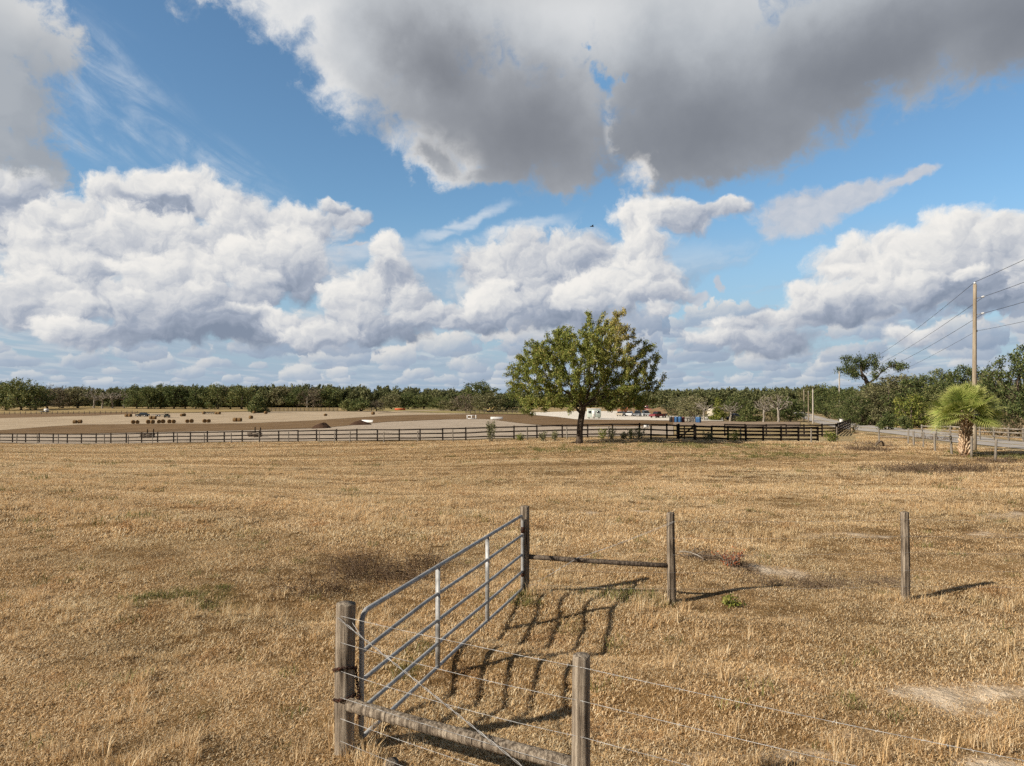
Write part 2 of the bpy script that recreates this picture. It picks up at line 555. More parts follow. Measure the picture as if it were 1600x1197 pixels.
class MB:
    """collects shapes into one mesh"""
    def __init__(s):
        s.v, s.f, s.n, s.a = [], {}, 0, []

    def add(s, v, f, tint=0.5):
        v = np.asarray(v, dtype=float)
        s.v.append(v)
        s.a.append(np.full(len(v), tint) if np.isscalar(tint) else np.asarray(tint))
        for q in ([f] if isinstance(f, np.ndarray) else f):
            q = np.asarray(q, dtype=np.int64)
            if q.ndim == 1:
                q = q[None]
            s.f.setdefault(q.shape[1], []).append(q + s.n)
        s.n += len(v)
        return s

    def box(s, c, size, rz=0.0, M=None, taper=1.0, bev=0.0, tint=0.5):
        hx, hy, hz = [k / 2 for k in size]
        if bev > 0:
            b = min(bev, hx * .9, hy * .9, hz * .9)
            pts = []
            for sx in (-1, 1):
                for sy in (-1, 1):
                    for sz in (-1, 1):
                        tp = taper if sz > 0 else 1.0
                        pts += [(sx * (hx - b) * tp, sy * (hy - b) * tp, sz * hz), (sx * (hx - b) * tp, sy * hy * tp, sz * (hz - b)),
                                (sx * hx * tp, sy * (hy - b) * tp, sz * (hz - b))]
            bm = bmesh.new()
            for p_ in pts:
                bm.verts.new(p_)
            bmesh.ops.convex_hull(bm, input=list(bm.verts))
            bm.verts.index_update()
            v = np.array([x.co[:] for x in bm.verts])
            fs = {}
            for f_ in bm.faces:
                fs.setdefault(len(f_.verts), []).append([q.index for q in f_.verts])
            f = [np.array(q) for q in fs.values()]
            bm.free()
        else:
            v = np.array([(sx * hx * (taper if sz > 0 else 1), sy * hy * (taper if sz > 0 else 1), sz * hz)
                          for sz in (-1, 1) for sy in (-1, 1) for sx in (-1, 1)])
            f = [np.array([[0, 2, 3, 1], [4, 5, 7, 6], [0, 1, 5, 4], [2, 6, 7, 3], [0, 4, 6, 2], [1, 3, 7, 5]])]
        if M is None:
            cz, sz_ = math.cos(rz), math.sin(rz)
            R = np.array([[cz, -sz_, 0], [sz_, cz, 0], [0, 0, 1]])
        else:
            R = np.array(M)
        return s.add(v @ R.T + np.array(c), f, tint)

    def tube(s, pts, rad, seg=8, cap=True, tint=0.5, ring=None):
        pts = np.asarray(pts, dtype=float)
        n = len(pts)
        rad = np.full(n, rad) if np.isscalar(rad) else np.asarray(rad, dtype=float)
        tg = np.gradient(pts, axis=0) if n > 2 else np.repeat((pts[1] - pts[0])[None], n, 0)
        tg /= np.maximum(np.linalg.norm(tg, axis=1, keepdims=True), 1e-9)
        up = np.array([0, 0, 1.0]) if abs(tg[0][2]) < 0.9 else np.array([1.0, 0, 0])
        a = np.cross(tg, up)
        a /= np.maximum(np.linalg.norm(a, axis=1, keepdims=True), 1e-9)
        b = np.cross(tg, a)
        th = np.arange(seg) / seg * 2 * math.pi
        rr = np.ones((n, seg)) if ring is None else ring
        v = pts[:, None] + (a[:, None] * np.cos(th)[None, :, None] + b[:, None] * np.sin(th)[None, :, None]) * (rad[:, None] * rr)[:, :, None]
        v = v.reshape(-1, 3)
        i = np.arange(n - 1)[:, None] * seg
        j = np.arange(seg)[None]
        k = (j + 1) % seg
        f = [np.stack([i + j, i + seg + j, i + seg + k, i + k], -1).reshape(-1, 4)]
        if cap:
            f += [np.arange(seg)[None], (np.arange(seg)[::-1] + (n - 1) * seg)[None]]
        return s.add(v, f, tint)

    def build(s, name, material, parent=None, smooth=False, link=True):
        o = mesh_np(name, np.concatenate(s.v), [np.concatenate(q) for q in s.f.values()], material, parent, smooth,
                    {'tint': np.concatenate(s.a)}, link)
        return o


def tag(o, label=None, cat=None, group=None, kind=None):
    for k, v in (('label', label), ('category', cat), ('group', group), ('kind', kind)):
        if v:
            o[k] = v
    return o


def empty(name, loc, rz=0.0):
    o = bpy.data.objects.new(name, None)
    o.empty_display_size = 0.2
    COL.objects.link(o)
    o.location = loc
    o.rotation_euler = (0, 0, rz)
    return o


def copy_tree(o, parent=None):
    c = o.copy()
    COL.objects.link(c)
    c.parent = parent
    for ch in list(o.children):
        copy_tree(ch, c)
    return c


# ------------------------------------------------------------------ terrain
def _lat(seed):
    return np.random.default_rng(seed).random((256, 256))


_LATS = {}


def vnoise(x, y, seed=0):
    if seed not in _LATS:
        _LATS[seed] = _lat(seed)
    T = _LATS[seed]
    x, y = np.asarray(x, float), np.asarray(y, float)
    xi, yi = np.floor(x).astype(int), np.floor(y).astype(int)
    fx, fy = x - xi, y - yi
    fx, fy = fx * fx * (3 - 2 * fx), fy * fy * (3 - 2 * fy)
    a, b = T[xi % 256, yi % 256], T[(xi + 1) % 256, yi % 256]
    c, d = T[xi % 256, (yi + 1) % 256], T[(xi + 1) % 256, (yi + 1) % 256]
    return (a * (1 - fx) + b * fx) * (1 - fy) + (c * (1 - fx) + d * fx) * fy


def fbm(x, y, seed=0, octv=4):
    s, a, tot = 0, 1.0, 0
    for i in range(octv):
        s = s + a * vnoise(np.asarray(x) * 2 ** i, np.asarray(y) * 2 ** i, seed + i)
        tot += a
        a *= 0.5
    return s / tot


# ground seen at image row py, d metres ahead, for columns of the photograph
COLS = {
    -200: [(20, 760), (60, 711), (100, 692), (135, 680), (180, 669), (230, 659), (280, 650), (360, 640), (500, 632.5)],
    0: [(20, 765), (55, 712), (97, 692.5), (130, 680), (175, 670), (220, 660), (270, 651), (350, 641), (480, 632.5)],
    150: [(20, 775), (55, 714), (91, 694.5), (120, 681), (165, 670), (215, 660), (265, 650), (350, 640), (480, 632.5)],
    350: [(20, 785), (50, 718), (83, 691.5), (105, 680), (160, 667), (210, 658), (265, 648), (350, 641), (480, 634)],
    550: [(20, 795), (50, 716), (76.5, 690), (100, 676), (150, 663), (205, 654), (265, 645.5), (340, 641), (480, 633)],
    700: [(20, 800), (45, 718), (72, 688.3), (100, 674), (150, 661), (200, 653.5), (265, 645), (340, 640.5), (480, 633)],
    850: [(20, 802), (45, 712), (67.5, 684), (90, 676), (130, 663), (180, 655), (260, 646), (340, 640.5), (480, 633)],
    1000: [(20, 804), (45, 708), (64, 682), (80, 676), (120, 665), (180, 656), (250, 646), (340, 639), (480, 634)],
    1150: [(20, 808), (45, 706), (61, 689), (74, 683), (100, 672), (150, 662), (220, 655), (340, 645), (480, 638)],
    1300: [(20, 812), (45, 706), (61, 690), (80, 679), (110, 669), (150, 661), (220, 652), (340, 644), (480, 637)],
    1400: [(20, 812), (40, 712), (55, 697), (72, 679), (95, 669), (140, 659), (220, 650), (480, 636)],
    1520: [(20, 812), (38, 722), (47, 702), (55, 694), (66, 684), (100, 662), (160, 648), (480, 634)],
    1600: [(20, 812), (34, 730), (43, 710), (50, 701), (62, 689), (90, 667), (160, 648), (480, 634)],
    1900: [(20, 812), (30, 740), (38, 718), (48, 702), (60, 690), (90, 667), (160, 648), (480, 634)],
}
_AZ = np.radians(np.arange(-60, 61, 1.0))
_LR = np.linspace(math.log(4.0), math.log(6000.0), 160)


def _make_grid():
    keys = sorted(COLS)
    azk = np.array([math.atan((k - CX) / F) for k in keys])
    prof = []
    for k, a in zip(keys, azk):
        ca = math.cos(a)
        d = np.array([4, 11] + [q[0] for q in COLS[k]] + [1500, 6000], float) / ca
        z = np.array([0, 0] + [EYE - (q[1] - HORIZON) / F * q[0] for q in COLS[k]] + [-5, -8], float)
        prof.append(np.interp(np.exp(_LR), d, z))
    prof = np.array(prof)
    g = np.array([np.interp(_AZ, azk, prof[:, j]) for j in range(len(_LR))]).T
    for ax, k in ((1, 2.0), (0, 1.5)):
        w = np.exp(-np.arange(-5, 6) ** 2 / (2 * k * k))
        w /= w.sum()
        pad = [(0, 0), (0, 0)]
        pad[ax] = (5, 5)
        gp = np.pad(g, pad, mode='edge')
        g = sum(w[i] * (gp[i:i + g.shape[0]] if ax == 0 else gp[:, i:i + g.shape[1]]) for i in range(11))
    return g


_GRID = _make_grid()


GATE_A = np.array([-1.63, 6.98])       # latch post
GATE_B = np.array([0.22, 12.25])      # hinge post
_GD = (GATE_B - GATE_A) / np.linalg.norm(GATE_B - GATE_A)


def Z0(x, y):
    x, y = np.asarray(x, float), np.asarray(y, float)
    az = np.clip(np.arctan2(x, np.maximum(y, 0.3 * np.abs(x))), _AZ[0], _AZ[-1])
    lr = np.clip(np.log(np.maximum(np.hypot(x, y), 4.0)), _LR[0], _LR[-1])
    fa = (az - _AZ[0]) / (_AZ[1] - _AZ[0])
    fr = (lr - _LR[0]) / (_LR[1] - _LR[0])
    ia = np.clip(fa.astype(int), 0, len(_AZ) - 2)
    ir = np.clip(fr.astype(int), 0, len(_LR) - 2)
    fa, fr = fa - ia, fr - ir
    g = _GRID
    return (g[ia, ir] * (1 - fa) + g[ia + 1, ir] * fa) * (1 - fr) + (g[ia, ir + 1] * (1 - fa) + g[ia + 1, ir + 1] * fa) * fr


def Z(x, y):
    x, y = np.asarray(x, float), np.asarray(y, float)
    z = Z0(x, y)
    r = np.hypot(x, y)
    near = np.clip((60 - r) / 40, 0, 1)
    z = z + near * (0.16 * (fbm(x * 0.35 + 40, y * 0.35 + 9, 3, 2) - 0.5) + 0.10 * (fbm(x * 1.3, y * 1.3, 5, 3) - 0.5))
    # mower rows: gentle long ridges running across the view
    z = z + np.clip((r - 12) / 10, 0, 1) * np.clip((95 - r) / 30, 0, 1) * 0.16 * (fbm(x * 0.05 + 3, y * 0.55 + 0.06 * x, 11, 3) - 0.5)
    # wheel ruts through the gateway
    s = (x - GATE_A[0]) * _GD[0] + (y - GATE_A[1]) * _GD[1]
    c = (x - GATE_A[0]) * _GD[1] - (y - GATE_A[1]) * _GD[0]
    w = np.exp(-(np.maximum(np.abs(c) - 3.0, 0) / 2.0) ** 2)
    z = z + w * (0.13 * np.exp(-((s - 2.75) / 0.55) ** 2) - 0.07 * np.exp(-((s - 1.7) / 0.4) ** 2) - 0.06 * np.exp(-((s - 3.7) / 0.4) ** 2)
                 + 0.10 * np.exp(-((s - 5.3) / 0.5) ** 2))
    return z


def ray(px, py):
    up = (CY - py) / F
    c, s = math.cos(PITCH), math.sin(PITCH)
    return np.array([(px - CX) / F, c - s * up, s + c * up])


def at(px, d):
    """point on the ground d metres ahead in the column px"""
    x = (px - CX) / F * d
    return Vector((x, d, float(Z(x, d))))


_DS = np.exp(np.linspace(math.log(4.5), math.log(700), 900))


def gnd(px, py):
    """ground point seen at pixel px, py"""
    v = ray(px, py)
    ds = _DS / v[1]
    X_, Y_, H_ = v[0] * ds, v[1] * ds, EYE + v[2] * ds
    below = H_ < Z0(X_, Y_)
    k = int(np.argmax(below)) if below.any() else len(ds) - 1
    k = max(k, 1)
    a0 = H_[k - 1] - Z0(X_[k - 1], Y_[k - 1])
    a1 = H_[k] - Z0(X_[k], Y_[k])
    f = float(np.clip(a0 / (a0 - a1 + 1e-9), 0, 1))
    x, y = X_[k - 1] * (1 - f) + X_[k] * f, Y_[k - 1] * (1 - f) + Y_[k] * f
    return Vector((float(x), float(y), float(Z(x, y))))


# fence line that closes the field on the far side: column -> distance
FX = [-400, -200, 0, 150, 350, 550, 700, 850, 1000, 1060, 1340]
FD = [112, 104, 97, 91, 83, 76.5, 72, 67.5, 64, 61.5, 61]


def fence_d(px):
    return np.interp(px, FX, FD)


# ---- bare and green patches of the field (photo column, row, half width, half height, strength)
BARE = [(1545, 1095, 120, 22, .8), (1330, 1150, 70, 10, .5), (1215, 890, 55, 9, 1.0), (1490, 1078, 150, 16, .9), (1560, 1085, 80, 16, .85), (1525, 1112, 60, 10, .85), (1570, 1192, 90, 14, 1.0), (1560, 806, 60, 7, .6),
        (1530, 835, 70, 5, .6), (1330, 838, 60, 4, .6), (1285, 836, 40, 3, .5), (915, 801, 22, 2.5, .7), (1000, 799, 18, 2.5, .7),
        (1265, 1178, 70, 14, .7), (1110, 1180, 45, 10, .5), (640, 808, 26, 2.5, .7), (515, 774, 24, 2, .7), (690, 842, 24, 2.5, .5),
        (1130, 870, 60, 5, .4), (1400, 772, 60, 3, .4), (1545, 765, 50, 3, .5), (1240, 965, 40, 4, .3), (120, 688, 90, 2, .5)]
GREEN = [(870, 703, 130, 6, .4), (1100, 697, 160, 4, .45), (1570, 712, 70, 8, .6), (640, 1040, 50, 20, .35), (1300, 1110, 50, 18, .3), (1000, 940, 60, 20, .25),
         (1200, 710, 120, 6, .4), (820, 950, 30, 8, .4), (280, 935, 90, 16, .3)]


def _patches(lst):
    out = []
    for px, py, rx, ry, s in lst:
        g = gnd(px, py)
        g1 = gnd(px, py + ry)
        out.append((g.x, g.y, rx / F * g.y, max(0.15, abs(g.y - g1.y)), s))
    return out


BARE_W, GREEN_W = _patches(BARE), _patches(GREEN)


def patch(lst, x, y, seed):
    x, y = np.asarray(x, float), np.asarray(y, float)
    m = np.zeros(np.broadcast(x, y).shape)
    wob = fbm(x * 1.6, y * 1.6, seed, 5) - 0.5
    for cx, cy, rx, ry, s in lst:
        q = np.hypot((x - cx) / rx, (y - cy) / ry)
        m = np.maximum(m, s * np.clip((1.1 - q + wob * 2.4) * 1.8, 0, 1))
    return m


# ------------------------------------------------------------------ ground
def build_ground():
    az = np.concatenate([np.linspace(-180, -55, 40)[:-1], np.linspace(-55, 55, 420), np.linspace(55, 180, 40)[1:]])
    az = np.radians(az)
    r = np.concatenate([[0.0], np.exp(np.linspace(math.log(1.0), math.log(60), 300)), np.exp(np.linspace(math.log(60), math.log(6000), 140))[1:]])
    A, R = np.meshgrid(az, r, indexing='ij')
    x, y = np.sin(A) * R, np.cos(A) * R
    z = Z(x, y)
    v = np.stack([x, y, z], -1).reshape(-1, 3)
    na, nr = A.shape
    i = np.arange(na - 1)[:, None] * nr + np.arange(nr - 1)[None]
    f = np.stack([i, i + 1, i + nr + 1, i + nr], -1).reshape(-1, 4)
    xs, ys = v[:, 0], v[:, 1]

    def body(t):
        p = pos(t)
        n1 = noise(t, scl(t, p, (1, 1, 0)), 0.16, 5.0, 0.6)
        n2 = noise(t, scl(t, p, (1, 1, 0)), 2.3, 7.0, 0.65)
        n3 = noise(t, scl(t, p, (0.12, 0.8, 0)), 1.0, 6.0, 0.6)
        m = n2 * 0.55 + n3 * 0.45 + (n1 - 0.5) * 0.4
        c = rampc(t, m, [(0.30, (0.075, 0.043, 0.019)), (0.45, (0.16, 0.098, 0.044)), (0.58, (0.24, 0.15, 0.066)), (0.72, (0.32, 0.21, 0.10))])
        g = attr(t, 'green')
        c = mixc(t, (g * (n2 * 0.8 + 0.45)).clamp(), c, (0.12, 0.125, 0.04))
        b = attr(t, 'bare')
        sand = mixc(t, n2.step(0.3, 0.7), (0.40, 0.295, 0.19), (0.74, 0.60, 0.44))
        far = rampc(t, noise(t, scl(t, p, (1, 1, 0)), 0.05, 6.0, 0.62), [(0.36, (0.25, 0.17, 0.085)), (0.52, (0.36, 0.27, 0.14)), (0.66, (0.42, 0.33, 0.19))])
        c = mixc(t, attr(t, 'land'), c, far)
        return mixc(t, (b * 1.2 + (n2 - 0.5) * 0.9 * b).clamp(), c, sand)

    def bump(t):
        p = pos(t)
        return noise(t, scl(t, p, (1, 1, 0)), 3.0, 8.0, 0.65) + noise(t, scl(t, p, (1, 1, 0)), 14.0, 4.0, 0.6) * 0.5
    land = np.clip((ys - fence_d(CX + F * xs / np.maximum(ys, 1.0))) / 2.0, 0, 1)
    m = mat("dry_ground", body, 1.0, 0.05, bump=bump, bump_d=0.10)
    o = mesh_np("ground", v, f, m, smooth=True,
                attrs={'bare': patch(BARE_W, xs, ys, 21), 'green': patch(GREEN_W, xs, ys, 31), 'land': land})
    tag(o, "gently rolling dry pasture ground under the cut brown grass", "ground", kind="structure")
    return o


build_ground()


def sheet(name, px_poly, label, material, lift, kind="structure", n=60, jitter=0.0, cat=None):
    """ground sheet: lower and upper edge given in photo columns and rows, laid on the terrain"""
    lo, hi = px_poly
    x0, x1 = lo[0][0], lo[-1][0]
    cols = np.linspace(x0, x1, n)
    rows = 14
    V = []
    for ci, px in enumerate(cols):
        a = gnd(px, np.interp(px, [q[0] for q in lo], [q[1] for q in lo]))
        b = gnd(px, np.interp(px, [q[0] for q in hi], [q[1] for q in hi]))
        for k in range(rows):
            f = k / (rows - 1)
            p = a.lerp(b, f)
            V.append((p.x, p.y, 0))
    V = np.array(V)
    if jitter:
        w = (fbm(V[:, 0] * .08, V[:, 1] * .08, 77, 4) - 0.5) * 2 * jitter
        edge = np.tile(np.array([1.0] + [0.0] * (rows - 2) + [1.0]), n)
        V[:, 1] += w * edge
    V[:, 2] = Z(V[:, 0], V[:, 1]) + lift
    i = np.arange(n - 1)[:, None] * rows + np.arange(rows - 1)[None]
    f = np.stack([i, i + rows, i + rows + 1, i + 1], -1).reshape(-1, 4)
    o = mesh_np(name, V, f, material, smooth=True)
    tag(o, label, cat or name.replace('_', ' '), kind=kind)
    return o


def earth(name, c0, c1, sc_=0.25, stretch=(1, 1, 0)):
    def body(t):
        p = scl(t, pos(t), stretch)
        m = noise(t, p, sc_, 7.0, 0.62) * 0.6 + noise(t, scl(t, p, (0.25, 1.6, 0)), sc_ * 1.5, 5.0, 0.6) * 0.4
        return rampc(t, m, [(0.36, c0), (0.64, c1)])
    return mat(name, body, 1.0, 0.05, bump=lambda t: noise(t, pos(t), 1.2, 6.0, 0.65), bump_d=0.15)


def dense(pts):
    return pts


M_PALE = earth("pale_sand", (0.34, 0.26, 0.175), (0.50, 0.40, 0.28), 0.10)
M_GREY = earth("grey_sand", (0.33, 0.265, 0.20), (0.48, 0.395, 0.305), 0.18)
M_BROWN = earth("brown_soil", (0.125, 0.078, 0.040), (0.25, 0.165, 0.09), 0.14)
M_TURNED = earth("turned_soil", (0.15, 0.095, 0.055), (0.26, 0.175, 0.10), 0.12)
M_PAST = earth("far_pasture", (0.27, 0.19, 0.09), (0.42, 0.32, 0.16), 0.05)
M_LIGHT = earth("light_gravel", (0.60, 0.54, 0.45), (0.80, 0.74, 0.65), 0.2)

# sand working ground behind the fence, the brown bank, the pale sand lot beyond it, far strips of pasture
sheet("sand_yard", ([(-260, 690.5), (0, 692), (62, 694), (151, 694), (350, 691), (550, 689.3), (700, 687.3), (850, 683.3), (1000, 681.5), (1052, 681.5)],
                    [(-260, 683), (0, 679), (120, 678), (380, 672.5), (500, 669), (555, 664), (605, 659), (655, 657), (705, 655), (755, 653.5), (900, 664), (1000, 663), (1052, 664)]),
      "grey sand yard just behind the black board fence", M_GREY, 0.05, n=120)
sheet("dirt_bank", ([(-260, 683), (0, 679.5), (120, 678.5), (380, 673), (500, 669.5), (555, 664.5), (605, 659.5), (655, 657.5), (705, 655.5), (760, 655), (814, 662), (868, 667), (950, 667), (1052, 666)],
                    [(-260, 675), (0, 673), (38, 670), (75, 667), (125, 664), (225, 663), (380, 662), (480, 658), (555, 653), (605, 650), (655, 648.5), (730, 647), (830, 648.5), (870, 652), (900, 656), (1000, 657), (1052, 657)]),
      "long brown bank of bare graded soil beyond the sand yard", M_BROWN, 0.10, n=120)
sheet("soil_strip", ([(1052, 666), (1130, 668), (1250, 668)], [(1052, 657.5), (1130, 659), (1250, 660)]),
      "pinkish bare soil strip behind the board pen", earth("pink_soil", (0.24, 0.17, 0.12), (0.36, 0.28, 0.20), 0.12), 0.10, n=30)
sheet("sand_lot", ([(-260, 675.2), (0, 673.2), (38, 670.2), (75, 667.2), (125, 664.2), (225, 663.2), (380, 662.2), (480, 658.2), (555, 653.2), (605, 650.2), (655, 648.7), (735, 647.6)],
                   [(-260, 656), (0, 654), (75, 652), (150, 650), (212, 647), (275, 646), (400, 643.5), (580, 643), (660, 645.2), (735, 646.9)]),
      "pale sand lot dotted with round hay bales", M_PALE, 0.13, n=120)
sheet("soil_strip", ([(-260, 656), (0, 654), (75, 652), (150, 650), (212, 647.2)], [(-260, 648), (0, 647), (75, 646.5), (150, 645.5), (212, 645)]),
      "dark soil strip along the wire fence at the far left", M_TURNED, 0.16, n=50)
sheet("far_pasture", ([(-260, 647.8), (0, 646.8), (75, 646.3), (150, 645.3), (212, 644.8), (275, 645.5), (400, 643), (580, 642.6)],
                      [(-260, 633), (0, 633.5), (200, 633.5), (400, 635.2), (580, 635.5)]),
      "tan far pasture below the left tree line", M_PAST, 0.19, n=70)
sheet("yard_gravel", ([(828, 648.6), (870, 652.1), (900, 656.1), (1000, 657.2), (1060, 658), (1130, 658.5)],
                      [(828, 645), (870, 644), (900, 643), (1000, 643), (1060, 646), (1130, 652)]),
      "pale gravel parking yard behind the lone tree", M_LIGHT, 0.15, n=50)
sheet("far_meadow", ([(585, 642.6), (660, 645), (735, 646.6), (828, 648)], [(585, 637), (660, 637), (735, 638), (828, 640)]),
      "green and tan meadow strip in front of the far oaks", mat("meadow", lambda t: rampc(t, noise(t, pos(t), 0.08, 5.0, 0.6), [(0.35, (0.20, 0.18, 0.07)), (0.65, (0.42, 0.33, 0.16))]), 1.0, 0.05), 0.17, n=40)
sheet("haul_road", ([(590, 646.5), (640, 644), (690, 642.3), (735, 642)], [(590, 645), (640, 642.6), (690, 641), (735, 640.8)]),
      "thin pale track crossing the far meadow", M_PALE, 0.27, n=24)


# ---- the county road on the right
def build_road():
    lo = [(1258, 650.5), (1275, 657), (1290, 662), (1310, 667), (1330, 671.5), (1391, 675), (1448, 680.5), (1499, 690.5), (1529, 696), (1600, 703.5), (1800, 721), (2300, 775)]
    hi = [(1258, 647.5), (1275, 650), (1290, 655), (1310, 661.5), (1330, 666), (1391, 671), (1448, 675.5), (1473, 678.5), (1524, 684), (1600, 690.5), (1800, 704), (2300, 745)]
    pa = [gnd(*q) for q in lo]
    d = mat("asphalt", lambda t: rampc(t, noise(t, pos(t), 0.5, 7.0, 0.65), [(0.35, (0.33, 0.30, 0.27)), (0.65, (0.46, 0.42, 0.38))]), 1.0, 0.03)
    # centre line as a smooth curve in plan, constant width
    cen = []
    for (a, b), px in zip([(np.interp(q, [k[0] for k in lo], [k[1] for k in lo]), np.interp(q, [k[0] for k in hi], [k[1] for k in hi])) for q in np.linspace(1262, 2200, 40)],
                          np.linspace(1262, 2200, 40)):
        g = gnd(px, (a + b) / 2 + (a - b) * 0.08)
        cen.append((g.x, g.y))
    cen = np.array(cen)
    for _ in range(6):
        cen[1:-1] = 0.25 * cen[:-2] + 0.5 * cen[1:-1] + 0.25 * cen[2:]
    far = cen[0] + (cen[0] - cen[3]) / np.linalg.norm(cen[0] - cen[3]) * np.linspace(160, 10, 8)[:, None]
    cen = np.concatenate([far, cen])
    seg = np.concatenate([[0], np.cumsum(np.linalg.norm(np.diff(cen, axis=0), axis=1))])
    s = np.arange(0, seg[-1], 1.5)
    c = np.stack([np.interp(s, seg, cen[:, 0]), np.interp(s, seg, cen[:, 1])], 1)
    t = np.gradient(c, axis=0)
    t /= np.linalg.norm(t, axis=1, keepdims=True)
    nrm = np.stack([-t[:, 1], t[:, 0]], 1)

    def strip(name, off0, off1, lift, m, cols=6, wob=0.0):
        V = []
        for k in range(cols):
            o = off0 + (off1 - off0) * k / (cols - 1)
            q = c + nrm * (o + (wob * (vnoise(s * 0.4, s * 0 + k, 5) - .5) if k in (0, cols - 1) else 0 * s))[:, None] if wob else c + nrm * o
            V.append(np.concatenate([q, (Z0(q[:, 0], q[:, 1]) + lift)[:, None]], 1))
        V = np.stack(V, 1).reshape(-1, 3)
        i = np.arange(len(s) - 1)[:, None] * cols + np.arange(cols - 1)[None]
        f = np.stack([i, i + cols, i + cols + 1, i + 1], -1).reshape(-1, 4)
        return mesh_np(name, V, f, m, smooth=True)
    verge = mat("sandy_verge", lambda t: rampc(t, noise(t, pos(t), 0.6, 6.0, 0.6), [(0.35, (0.20, 0.15, 0.07)), (0.65, (0.38, 0.29, 0.17))]), 1.0, 0.05)
    tag(strip("road_shoulder", -4.6, 4.6, 0.05, verge, 8, 1.2), "sandy grass shoulders along the paved country road", "shoulder", kind="structure")
    tag(strip("road", -2.9, 2.9, 0.09, d, 6), "grey paved country road curving past the palm", "road", kind="structure")
    tag(strip("centre_line", -0.12, 0.10, 0.105, mat("yellow_paint", (0.45, 0.33, 0.10), 0.8), 2), "worn yellow line down the middle of the road", "road marking", kind="structure")
    return c, nrm


ROAD_C, ROAD_N = build_road()


def road_dist(x, y):
    x, y = np.atleast_1d(x), np.atleast_1d(y)
    out = np.full(len(x), 1e9)
    for k in range(0, len(ROAD_C), 2):
        out = np.minimum(out, np.hypot(x - ROAD_C[k, 0], y - ROAD_C[k, 1]))
    return out


# ------------------------------------------------------------------ grass
def tuft_proto(name, seed, radius, blades, length, width, lean, m):
    r = np.random.default_rng(seed)
    V, Fq, Ft, T = [], [], [], []
    for k in range(blades):
        a = r.uniform(0, 2 * math.pi)
        rr = radius * math.sqrt(r.random())
        b = np.array([math.cos(a) * rr, math.sin(a) * rr, -0.015])
        h = r.uniform(0, 2 * math.pi)
        L_ = length * r.uniform(0.55, 1.25)
        ln = np.clip(r.normal(lean, 0.34), 0.15, 1.6)
        d = np.array([math.cos(h), math.sin(h), 0])
        side = np.array([-d[1], d[0], 0]) * width * r.uniform(.6, 1.2) / 2
        up = np.array([0, 0, 1.0])
        p1 = b + (d * math.sin(ln * .6) + up * math.cos(ln * .6)) * L_ * .5
        ln2 = min(ln * 1.25 + .1, 1.7)
        p2 = p1 + (d * math.sin(ln2) + up * math.cos(ln2)) * L_ * .5
        i = len(V)
        V += [b - side, b + side, p1 + side * .8, p1 - side * .8, p2]
        Fq.append([i, i + 1, i + 2, i + 3])
        Ft.append([i + 3, i + 2, i + 4])
        T += [r.random()] * 5
    return mesh_np(name, V, [np.array(Fq), np.array(Ft)], m, attrs={'tint': T}, link=False)


def translucent(m, k):
    """leaves and blades let some light through"""
    t = m.node_tree
    b = t.nodes['Principled BSDF']
    o = t.nodes['Material Output']
    tr = t.nodes.new('ShaderNodeBsdfTranslucent')
    mx = t.nodes.new('ShaderNodeMixShader')
    mx.inputs[0].default_value = k
    if b.inputs['Base Color'].links:
        t.links.new(b.inputs['Base Color'].links[0].from_socket, tr.inputs['Color'])
    t.links.new(b.outputs[0], mx.inputs[1])
    t.links.new(tr.outputs[0], mx.inputs[2])
    t.links.new(mx.outputs[0], o.inputs['Surface'])
    return m


def grass_mat(name, stops):
    def body(t):
        n = t.nodes.new('ShaderNodeAttribute')
        n.attribute_type = 'INSTANCER'
        n.attribute_name = 'hue'
        h = X(t, n.outputs['Fac'])
        c = rampc(t, attr(t, 'tint') * 0.80 + h * 0.42, stops)
        w = noise(t, scl(t, pos(t), (1, 1, 0)), 0.23, 5.0, 0.6)
        c = mixc(t, w.step(0.46, 0.62), c, vop(t, 'MULTIPLY', c, (0.93, 0.96, 0.97)))
        w2 = noise(t, scl(t, pos(t), (1, 1, 0)), 0.75, 4.0, 0.6)
        return mixc(t, w2.step(0.56, 0.70), c, vop(t, 'MULTIPLY', c, (0.88, 0.78, 0.70)))
    return translucent(mat(name, body, 0.75, 0.15), 0.33)


M_DRY = grass_mat("dry_grass", [(0.08, (0.065, 0.036, 0.015)), (0.28, (0.35, 0.210, 0.093)), (0.48, (0.70, 0.465, 0.225)), (0.70, (0.88, 0.650, 0.370)), (1.0, (0.94, 0.80, 0.56))])
M_GRN = grass_mat("green_grass", [(0.0, (0.07, 0.075, 0.022)), (0.5, (0.15, 0.155, 0.045)), (1.0, (0.32, 0.28, 0.11))])


